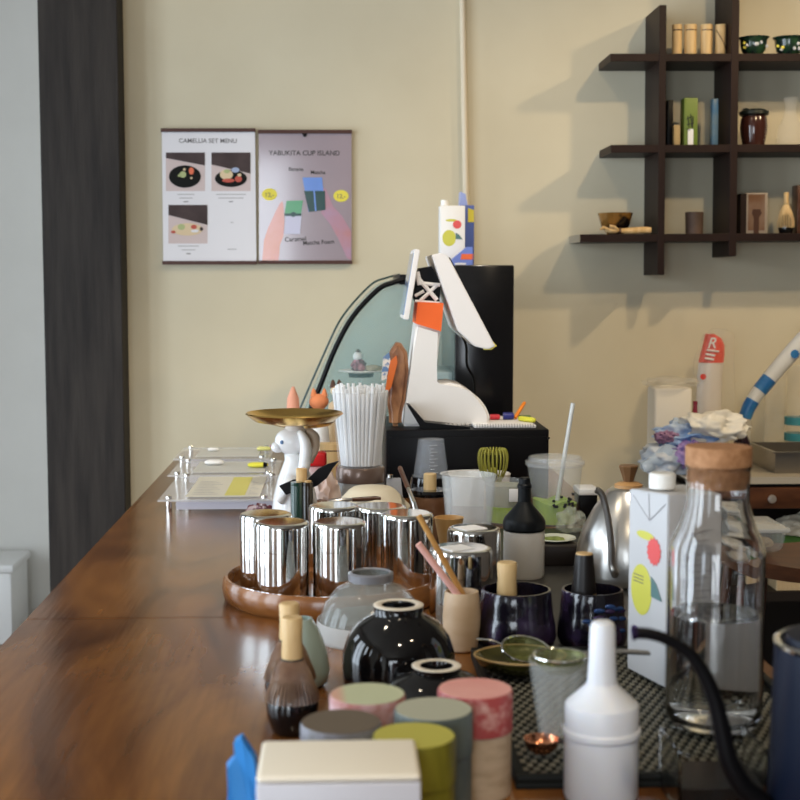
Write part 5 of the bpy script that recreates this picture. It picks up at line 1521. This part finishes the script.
# copper scoop
p = pt(545, 742, 1.27)
t = thing('copper_scoop', 'copper coloured measuring scoop lying on the bar mat', 'scoop', (pt(541, 745, 1.265).x, 1.262, MT + .0003))
bm = BM(); lathe(bm, [(0, 0), (.010, .0008), (.015, .006), (.0165, .013), (.0155, .013), (.0135, .0065), (.008, .002), (0, .0018)], 32, M=Matrix.Translation((0, 0, .0)) ); obj('scoop_bowl', bm, mat('copper', (.65, .27, .14), .2, 1.0), t)
bm = BM(); tube(bm, [(.015, -.002, .011), (.035, -.006, .010), (.052, -.008, .004)], [.0028, .0022, .0028], 8); obj('scoop_handle', bm, mat('dark_handle', (.02, .012, .01), .4), t)

# ------------------------------------------------------------------ white squeeze bottle at the front
Y = 1.18
p = pt(601.5, 720, Y); kq = (Y - .0) / F * 1.03
t = thing('white_squeeze_bottle', 'opaque white squeeze bottle with a long nozzle in the foreground', 'squeeze bottle', (p.x, Y, TT))
def sz(py): return pt(601, py, Y).z - TT
M_sq = mat('squeeze_white', (.78, .80, .85), .35, sub=.25)
bm = BM(); zr = sz(730)
lathe(bm, [(0, 0), (35 * kq, 0), (37 * kq, .004), (37 * kq, zr - .004), (0, zr - .004)], 56); obj('bottle_body', bm, M_sq, t)
bm = BM()
lathe(bm, [(0, zr - .0038), (37.5 * kq, zr - .0038), (39 * kq, zr - .002), (39 * kq, zr + .002), (37 * kq, zr + .004), (37 * kq, sz(706)), (36 * kq, sz(703)), (17.5 * kq, sz(686)), (15 * kq, sz(682)), (13.5 * kq, sz(660)), (12.6 * kq, sz(628)), (11 * kq, sz(623)), (8 * kq, sz(621)), (0, sz(620))], 56); obj('nozzle_cap', bm, M_sq, t, angle=24)

# ------------------------------------------------------------------ acrylic tub and black kettle, lower right
a_, b_ = pt(661, 755, 1.20), pt(757, 755, 1.20)
t = thing('clear_acrylic_tub', 'clear square acrylic tub in front of the bar mat', 'tub', ((a_.x + b_.x) / 2 - .004, 1.135, TT))
w_ = (b_.x - a_.x) / 2 - .004; hh = .052
bm = BM()
for (x0, x1, y0, y1, z0, z1) in ((-w_, w_, 0, .075, 0, .003), (-w_, w_, 0, .003, .0031, hh), (-w_, w_, .072, .075, .0031, hh), (-w_, -w_ + .003, .0031, .0719, .0031, hh), (w_ - .003, w_, .0031, .0719, .0031, hh)):
    box(bm, x0, x1, y0, y1, z0, z1)
obj('tub_walls', bm, glass('acrylic_tub', (.93, .95, .95), .02), t, smooth=False)
bm = BM(); box(bm, -w_ + .004, w_ - .004, .004, .071, .0032, .022); obj('dark_contents', bm, mat('coffee_dark', (.012, .010, .009), .5), t)
YK = 1.06
xk = pt(776, 700, YK).x + .060
t = thing('black_gooseneck_kettle', 'matt black gooseneck kettle cut by the right edge of the view', 'kettle', (xk, YK, TT))
hk = pt(790, 645, YK).z - TT
M_mk = mat('kettle_black', (.006, .010, .024), .38, spec=.22)
bm = BM(); lathe(bm, [(0, 0), (.060, 0), (.063, .004), (.0615, hk * .5), (.0595, hk - .002), (.057, hk), (0, hk)], 56); obj('kettle_body', bm, M_mk, t)
bm = BM(); lathe(bm, [(.0555, hk), (.060, hk - .001), (.0605, hk + .0015), (.058, hk + .003), (.0555, hk + .002)], 56); obj('steel_rim', bm, M_chrome, t)
bm = BM(); lathe(bm, [(0, hk + .0002), (.052, hk + .0002), (.050, hk + .006), (0, hk + .010)], 40); lathe(bm, [(0, hk + .008), (.008, hk + .008), (.013, hk + .026), (0, hk + .028)], 20); obj('kettle_lid', bm, M_mk, t)
base = Vector((xk, YK, TT))
sp = [pt(x, y, YK) - base for x, y in ((772, 812), (758, 800), (742, 785), (729, 760), (722, 730), (715, 700), (703, 672), (688, 652), (668, 640), (650, 634), (634, 633))]
ss = spline(sp, 5)
n = len(ss)
bm = BM(); tube(bm, ss, [.0095 - .005 * min(1, i / (n * .75)) for i in range(n)], 14, cap=False); tube(bm, ss[-6:][::-1], .0034, 14, cap=False); obj('gooseneck_spout', bm, mat('spout_black', (.004, .004, .005), .4, spec=.18), t, angle=70)
bm = BM(); tube(bm, [ss[-1] - Vector((.001, 0, 0)), ss[-1] + Vector((.002, 0, 0))], [.0062, .0048], 14, cap=False); obj('spout_lip', bm, mat('lip_purple', (.06, .04, .12), .25, .6), t)
bm = BM(); tube(bm, spline([(.058, 0, hk * .85), (.09, 0, hk * .95), (.115, 0, hk * .7), (.105, 0, hk * .3), (.09, 0, hk * .1)], 6), .009, 10); obj('handle', bm, M_mk, t)

# ------------------------------------------------------------------ back counter on the right
CY = 3.52
cxl = pt(688, 480, CY).x
zc_ = pt(760, 478, CY).z
t = thing('back_counter', 'dark brown back counter with drawers and pale metal edge along the wall', 'counter', (cxl, CY, 0))
W_ = 2.0 - cxl + .6
bm = BM(); box(bm, 0, W_, -.01, WY - CY - .002, zc_ - .006, zc_, .001); box(bm, 0, W_, -.012, -.0105, zc_ - .014, zc_ + .004); obj('worktop', bm, mat('worktop_grey', (.42, .38, .31), .35), t, smooth=False)
bm = BM(); box(bm, .02, W_ - .02, .01, WY - CY - .01, zc_ - .025, zc_ - .0065); box(bm, .0, .03, .0, .45, 0, zc_ - .026); box(bm, W_ - .03, W_, .0, .45, 0, zc_ - .026); box(bm, .031, W_ - .031, .44, .455, 0, zc_ - .026); box(bm, .031, W_ - .031, .01, .439, .52, .545)
box(bm, .031, W_ - .031, .01, .439, .05, .07)
obj('carcass', bm, mat('dark_carcass', (.012, .008, .006), .5), t, smooth=False)
x_ = .035
zd1, zd0 = pt(760, 487, CY).z, pt(760, 508, CY).z
kx = pt(769, 498, CY).x - cxl
dw = .34
x_ = kx - dw / 2 - dw - .006
while x_ + dw < W_ - .03:
    if x_ > .03:
        bm = BM(); box(bm, x_, x_ + dw, -.012, .2, zd0, zd1, .002); d = obj('drawer', bm, M_brown, t)
        bm = BM(); lathe(bm, [(0, 0), (.006, 0), (.006, .010), (.011, .014), (.010, .019), (0, .021)], 20, M=Matrix.Translation((x_ + dw / 2, -.012, (zd0 + zd1) / 2)) @ Matrix.Rotation(PI / 2, 4, 'X')); obj('knob', bm, mat('knob_steel', (.7, .66, .62), .3, .8), d)
    x_ += dw + .006
# basket and packs on the open shelf
bz0 = .546
xb = pt(800, 580, 3.6).x
t = thing('woven_basket', 'pale woven cane basket on the open shelf under the drawers', 'basket', (xb + .03, 3.62, bz0))
bm = BM(); hb = pt(790, 572, 3.55).z - bz0
for k in range(10):
    z_ = hb * (k + .5) / 10
    q = [(-.11, -.08, z_), (.14, -.08, z_), (.14, .1, z_), (-.11, .1, z_), (-.11, -.08, z_)]
    tube(bm, q, .0032, 6)
for k in range(22):
    tube(bm, [(-.11 + k * .0119, -.081, 0), (-.11 + k * .0119, -.081, hb)], .0026, 5)
box(bm, -.108, .138, -.077, .097, .001, .004)
obj('woven_wall', bm, mat('cane', (.52, .40, .24), .6), t)
t = thing('green_pack', 'dark green pack in the woven basket', 'pack', (xb + .02, 3.62, bz0 + .0045))
h = pt(790, 536, 3.6).z - bz0
bm = BM(); box(bm, -.08, .1, -.05, .05, 0, h, .01, 3); obj('pack_body', bm, mat('pack_green', (.05, .14, .02), .5), t)
t = thing('crumpled_napkins', 'crumpled cream napkins on top of the green pack', 'napkin', (xb + .02, 3.60, bz0 + .0045 + h))
bm = BM(); blob(bm, .075, .04, .028, (0, 0, .022), .35, 2, 4, 8, ridge=True, flat=.0008); obj('napkin_paper', bm, mat('napkin', (.62, .56, .44), .8), t)

# things on the back counter ----------------------------------------------
def cpt(px, py, Y): return pt(px, py, Y)
# steel tray
a_ = pt(758, 468, 3.62)
t = thing('steel_pan', 'shallow square steel pan on the back counter', 'pan', (pt(775, 468, 3.60).x, 3.60, zc_ + .0005))
h = pt(775, 452, 3.60).z - zc_
bm = BM()
for (x0, x1, y0, y1, z0, z1) in ((0, .22, 0, .22, 0, .002), (0, .22, 0, .002, .0021, h), (0, .22, .218, .22, .0021, h), (0, .002, .0021, .2179, .0021, h), (.218, .22, .0021, .2179, .0021, h), (-.008, .228, -.008, .0, h - .003, h), (-.008, 0, 0, .228, h - .003, h)):
    box(bm, x0, x1, y0, y1, z0, z1)
obj('pan_body', bm, mat('pan_steel', (.34, .32, .29), .3, .9), t, smooth=False)
# dark bottle behind cork
p = pt(741.5, 465, 3.66)
t = thing('dark_glass_bottle', 'dark brown glass bottle behind the cork stopper', 'bottle', (p.x, 3.66, zc_ + .0005))
h = pt(741, 425, 3.66).z - zc_; kq = 3.68 / F
bm = BM(); lathe(bm, [(0, 0), (8 * kq, 0), (8.5 * kq, .005), (8.5 * kq, h * .62), (6 * kq, h * .74), (2.4 * kq, h * .86), (2.4 * kq, h), (0, h)], 32); obj('bottle_body', bm, mat('dark_bottle', (.02, .008, .014), .15, coat=.5), t)
bm = BM(); lathe(bm, [(0, h + .0002), (3 * kq, h + .0002), (3 * kq, h + .012), (0, h + .012)], 20); obj('bottle_cap', bm, mat('cap_mauve', (.25, .12, .18), .4), t)
# napkin pack
YN = 3.70
a_, b_ = pt(653.5, 450, YN), pt(691.5, 450, YN)
t = thing('wrapped_napkin_stack', 'stack of white paper napkins wrapped in clear film on the back counter', 'napkin pack', ((a_.x + b_.x) / 2, YN, zc_ + .0005))
w_ = (b_.x - a_.x) / 2; h = pt(670, 388, YN).z - zc_; h2 = pt(670, 375, YN).z - zc_
bm = BM(); box(bm, -w_, w_, 0, .09, 0.002, h, .008, 3); obj('napkin_stack', bm, mat('napkin_white', (.80, .76, .68), .7), t)
bm = BM()
blob(bm, w_ + .006, .052, .012, (0, .045, h + .012), .5, 2.5, 3, 4, ridge=True)
obj('clear_film', bm, M_film, t)
# red and white sleeve of cups
YR = 3.865
t = thing('red_white_cup_sleeve', 'tall white and red plastic sleeve of cups leaning on the wall', 'cup sleeve', (pt(708, 460, YR).x, YR, zc_ + .0005))
base = Vector(t.location)
def rl(px, py): q = pt(px, py, YR); return Vector((q.x - base.x, 0, q.z - base.z))
def sleeve(bm, stations, dy=.03, n=20):
    rings = []
    for (xl_, xr_, py) in stations:
        A, B = rl(xl_, py), rl(xr_, py); c = (A + B) / 2; w = (B - A).length / 2
        rings.append([bm.verts.new((c.x + w * math.cos(2 * PI * i / n), dy * math.sin(2 * PI * i / n), c.z)) for i in range(n)])
    for a, b in zip(rings[:-1], rings[1:]):
        for i in range(n):
            j = (i + 1) % n; bm.faces.new((a[i], a[j], b[j], b[i]))
    bm.faces.new(rings[0][::-1]); bm.faces.new(rings[-1])
bm = BM(); sleeve(bm, [(696, 721, 461), (696, 721, 430), (696.5, 721, 400), (697.5, 722, 375), (698.5, 723.5, 362.5)]); obj('white_wrapper', bm, mat('sleeve_white', (.72, .66, .60), .35), t)
bm = BM(); sleeve(bm, [(698.5, 723.5, 362.3), (700.5, 724.3, 354), (703, 724.3, 345), (704.5, 721, 338), (706, 714, 334)], .029); obj('red_end', bm, mat('sleeve_red', (.75, .05, .02), .35), t)
q = rl(708.5, 343); text('R', .042, M_paper, t, (q.x, -.0305, q.z), name='printed_letter', shear=.3)
bm = BM()
for (x0, x1, y_) in ((704, 716, 349.5), (703, 712, 353.5), (702, 711, 357.5)):
    A, B = rl(x0, y_), rl(x1, y_ + 1.5); tube(bm, [(A.x, -.0295, A.z), (B.x, -.0305, B.z)], .0028, 6)
obj('printed_lines', bm, M_paper, t)
q = rl(700.5, 376); bm = BM(); prism_y(bm, ell(q.x, q.z, .008, .008), -.0300, -.0285); obj('red_seal', bm, M_red, t)
# (the seal sits on the rounded face, so it stands a little proud)
bm = BM(); q = rl(726, 370)
stn = [(691, 736, 458), (692, 735, 400), (694, 734, 360), (703, 734, 335), (712, 726, 329)]
sleeve(bm, stn, .042); obj('clear_film', bm, mat('thin_film', (.85, .80, .70), .1, alpha=.10, bump=1.0, bscale=30), t)
# maroon edge thing
p = pt(694.5, 425, 3.72)
t = thing('maroon_bottle', 'slim maroon bottle squeezed between napkin pack and red sleeve', 'bottle', (pt(693.5, 420, 3.75).x, 3.735, zc_ + .0005))
h = pt(694, 405, 3.735).z - zc_
bm = BM(); lathe(bm, [(0, 0), (.008, 0), (.008, h * .8), (.005, h), (0, h)], 20); obj('bottle_body', bm, mat('maroon', (.25, .02, .05), .3), t)
bm = BM(); lathe(bm, [(0, h + .0002), (.006, h + .0002), (.006, h + .01), (0, h + .01)], 16); obj('bottle_cap', bm, mat('maroon', (.25, .02, .05), .3), t)
# blue banded sleeve, leaning
YD = 3.74
A = pt(746, 418, YD); B = pt(822, 305, YD + .05)
base_ = pt(745, 458, YD)
t = thing('blue_white_cup_sleeve', 'long white cup sleeve with blue bands leaning up to the right', 'cup sleeve', (A.x, YD, A.z))
ax = [pt(*q, YD) - A for q in ((745, 418), (749, 407), (757, 394), (765, 384), (780, 366), (797, 347), (815, 328))]
ss = spline(ax, 6)
rr = .019
rad_ = [.0165 + .008 * k / (len(ss) - 1) for k in range(len(ss))]
bm = BM(); tube(bm, ss, rad_, 28); obj('white_sleeve', bm, mat('sleeve_white2', (.68, .68, .66), .35), t)
def segm(u0, u1, m, nm, k=1.03):
    n = len(ss) - 1; a, b = int(u0 * n), max(int(u0 * n) + 1, int(u1 * n)); bm = BM(); tube(bm, ss[a:b + 1], [q * k for q in rad_[a:b + 1]], 28); obj(nm, bm, m, t)
M_bb = mat('band_blue', (.02, .13, .38), .3, col2=(.05, .22, .48), nscale=30)
segm(0.0, .26, M_bb, 'blue_band'); segm(.40, .56, M_bb, 'blue_band')
for (px, py, r_) in ((795, 354, .012),):
    q = pt(px, py, YD - .024) - A
    bm = BM(); tube(bm, [q + Vector((0, .012, 0)), q + Vector((.0, -.0, 0))], r_, 8); obj('blue_emblem', bm, M_bb, t)
for (px, py) in ((784, 365), (776, 374)):
    q = pt(px, py, YD - .021) - A
    bm = BM(); tube(bm, [(q.x + .008 * math.cos(a), q.y + .004, q.z + .008 * math.sin(a)) for a in [i * PI / 5 for i in range(10)]], .0014, 5); obj('grey_mark', bm, M_line, t)
bm = BM(); e_ = pt(744, 440, YD) - A; tube(bm, [ss[0], (ss[0] + e_) * .5, e_, Vector((e_.x, 0, zc_ + .002 - A.z))], [.016, .018, .018, .02], 20); obj('clear_tail', bm, M_film, t)
# translucent cup stacks
for i, (px, Y, yt, lb) in enumerate(((774, 3.94, 372, 'stack of clear plastic cups nearest the blue sleeve on the back counter'), (796, 3.84, 366, 'stack of clear cups with teal labels at the right edge of the counter'))):
    p = pt(px, 450, Y); h = pt(px, yt, Y).z - zc_
    t = thing('clear_cup_stack', lb, 'cup stack', (p.x + .012 * i, Y + .035 * i, zc_ + .0005), group='clear cup stacks')
    prof = [(0, 0), (.026, 0)]
    n = 9
    for k in range(n):
        z_ = .03 + (h - .03) * k / n
        prof += [(.030, z_), (.033, z_ + .002), (.030, z_ + .004)]
    prof += [(.034, h), (0, h)]
    bm = BM(); lathe(bm, prof, 32); obj('nested_cups', bm, mat('cup_stack', (.75, .70, .58), .12, alpha=.22), t)
    if i:
        for zz in (.055, .10):
            q = .0
            bm = BM(); lathe(bm, [(.0345, zz), (.0345, zz + .022), (.034, zz + .022), (.034, zz)], 32); obj('teal_label', bm, mat('teal', (.05, .32, .38), .4, alpha=.8), t)
# crumpled bags
t = thing('crumpled_plastic_bags', 'heap of crumpled blue, white and purple plastic bags on the back counter', 'plastic bags', (pt(690, 470, 3.64).x, 3.62, zc_ + .0005))
bs = Vector(t.location)
def bl(px, py, Y=3.62): q = pt(px, py, Y); return Vector((q.x - bs.x, q.y - bs.y, q.z - bs.z))
c = bl(672, 455); bm = BM(); blob(bm, .070, .05, .040, (c.x, 0, .036), .35, 1.5, 5, 1, ridge=True, flat=.0008); obj('grey_film', bm, mat('bag_grey', (.60, .64, .70), .3, bump=.8, bscale=40, col2=(.35, .45, .6), nscale=12), t, angle=70)
c = bl(690, 436); bm = BM(); blob(bm, .070, .04, .034, (c.x, .0, c.z), .45, 1.6, 5, 2, ridge=True); obj('blue_film', bm, mat('bag_blue', (.14, .30, .68), .3, bump=.8, bscale=40, col2=(.55, .66, .82), nscale=14), t, angle=70)
c = bl(711, 426); bm = BM(); blob(bm, .074, .04, .036, (c.x, -.02, c.z), .35, 1.4, 5, 3, ridge=True); obj('white_film', bm, mat('bag_white', (.78, .77, .72), .35, bump=.8, bscale=35), t, angle=70)
c = bl(666, 436); bm = BM(); blob(bm, .026, .02, .014, (c.x, -.02, c.z), .5, 3, 4, 4, ridge=True); obj('mauve_knot', bm, mat('bag_mauve', (.30, .17, .30), .5), t, angle=70)
c = bl(684, 452); bm = BM(); blob(bm, .030, .02, .026, (c.x, -.045, c.z), .6, 2.6, 4, 5, ridge=True); obj('violet_knot', bm, mat('bag_violet', (.07, .05, .28), .4, col2=(.40, .28, .60), nscale=26), t, angle=70)
c = bl(655, 458); bm = BM(); A, B, C3 = bl(640, 468), bl(662, 442), bl(680, 447)
prism_y(bm, [(A.x, A.z - .002), (bl(638, 462).x, bl(638, 462).z), (B.x, B.z), (C3.x, C3.z), (bl(660, 460).x, bl(660, 460).z), (bl(648, 470).x, bl(648, 470).z)], -.05, -.03)
bmesh.ops.triangulate(bm, faces=[f for f in bm.faces if len(f.verts) > 4]); bmesh.ops.subdivide_edges(bm, edges=list(bm.edges), cuts=3, use_grid_fill=True)
for v in bm.verts: v.co += Vector((0, .014 * noise.noise(v.co * 45), .004 * noise.noise(v.co * 60)))
obj('pale_blue_flap', bm, mat('bag_flap', (.50, .62, .78), .3, alpha=.85), t, angle=60)

# ------------------------------------------------------------------ stool with plastic tub
SY = 2.80
zs_ = .76
xs0 = pt(738, 575, SY).x
sx_ = xs0 + .17
t = thing('wooden_bar_stool', 'dark brown wooden stool with a scooped seat right of the carafe', 'stool', (sx_, SY + .14, 0))
bm = BM()
N = 14
top = [[None] * (N + 1) for _ in range(N + 1)]; bot = [[None] * (N + 1) for _ in range(N + 1)]
for i in range(N + 1):
    for j in range(N + 1):
        u, v = i / N * 2 - 1, j / N * 2 - 1
        x_ = u * .17 * math.sqrt(1 - v * v * .25); y_ = v * .145 * math.sqrt(1 - u * u * .25)
        dzz = .022 * u * u
        top[i][j] = bm.verts.new((x_, y_, zs_ + dzz - .002)); bot[i][j] = bm.verts.new((x_ * .93, y_ * .93, zs_ + dzz * .8 - .034))
for i in range(N):
    for j in range(N):
        bm.faces.new((top[i][j], top[i + 1][j], top[i + 1][j + 1], top[i][j + 1])); bm.faces.new((bot[i][j], bot[i][j + 1], bot[i + 1][j + 1], bot[i + 1][j]))
for k in range(N):
    bm.faces.new((top[k][0], bot[k][0], bot[k + 1][0], top[k + 1][0])); bm.faces.new((top[k + 1][N], bot[k + 1][N], bot[k][N], top[k][N]))
    bm.faces.new((top[0][k + 1], bot[0][k + 1], bot[0][k], top[0][k])); bm.faces.new((top[N][k], bot[N][k], bot[N][k + 1], top[N][k + 1]))
obj('seat', bm, M_brown, t, angle=40)
for sx in (-1, 1):
    for sy in (-1, 1):
        bm = BM(); tube(bm, [(sx * .11, sy * .09, zs_ - .03), (sx * .17, sy * .15, 0)], [.017, .013], 12); obj('leg', bm, M_brown, t)
for sy in (-1, 1):
    bm = BM(); tube(bm, [(-.146, sy * .126, .30), (.146, sy * .126, .30)], .010, 10); obj('stretcher', bm, M_brown, t)
a_, b_ = pt(738, 560, SY + .1), pt(791, 560, SY + .1)
t = thing('clear_food_tub', 'clear plastic food tub with a cloudy lid standing on the stool', 'food tub', ((a_.x + b_.x) / 2, SY + .11, zs_ + .012))
w_ = (b_.x - a_.x) / 2 - .01; h = pt(780, 533, SY + .1).z - zs_ - .012
bm = BM()
rb, rt_ = [], []
va = [bm.verts.new(q) for q in ((-w_ * .88, 0, 0), (w_ * .88, 0, 0), (w_ * .88, .13, 0), (-w_ * .88, .13, 0), (-w_, -.01, h), (w_, -.01, h), (w_, .14, h), (-w_, .14, h))]
for f in ((3, 2, 1, 0), (0, 1, 5, 4), (1, 2, 6, 5), (2, 3, 7, 6), (3, 0, 4, 7), (4, 5, 6, 7)):
    bm.faces.new([va[i] for i in f])
bmesh.ops.bevel(bm, geom=list(bm.edges), offset=.006, segments=3, affect='EDGES')
obj('tub_body', bm, mat('tub_plastic', (.62, .64, .62), .15, alpha=.3), t, angle=50)
bm = BM(); box(bm, -w_ - .006, w_ + .006, -.016, .146, h + .0003, h + .010, .003); obj('tub_lid', bm, mat('tub_lid', (.60, .62, .62), .2, alpha=.5), t)
bm = BM(); blob(bm, w_ * .8, .05, h * .25, (0, .065, h * .25), .2, 2, 4, 3, flat=.002); obj('cream_filling', bm, mat('filling', (.62, .50, .32), .8), t)

# ------------------------------------------------------------------ dark sheet added under the middle group to darken the table
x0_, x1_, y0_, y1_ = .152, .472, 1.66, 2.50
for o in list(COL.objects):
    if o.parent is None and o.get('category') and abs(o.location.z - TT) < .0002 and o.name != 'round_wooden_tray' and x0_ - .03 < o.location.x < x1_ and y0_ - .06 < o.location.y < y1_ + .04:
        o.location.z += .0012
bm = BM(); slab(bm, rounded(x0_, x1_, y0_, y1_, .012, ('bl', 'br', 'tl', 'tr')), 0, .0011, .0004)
o = obj('thin_dark_sheet', bm, mat('dark_sheet', (.010, .009, .008), .4, col2=(.016, .014, .012), nscale=30), loc=(0, 0, TT + .00005))
tag(o, 'thin black sheet added to darken the table under the capped bottle, bowls and steel kettle', 'mat')

# ------------------------------------------------------------------ colour management
vs = S.view_settings
vs.view_transform = 'Standard'
vs.look = 'None'
vs.gamma = 1
vs.use_curve_mapping = False
vs.exposure = 0.0
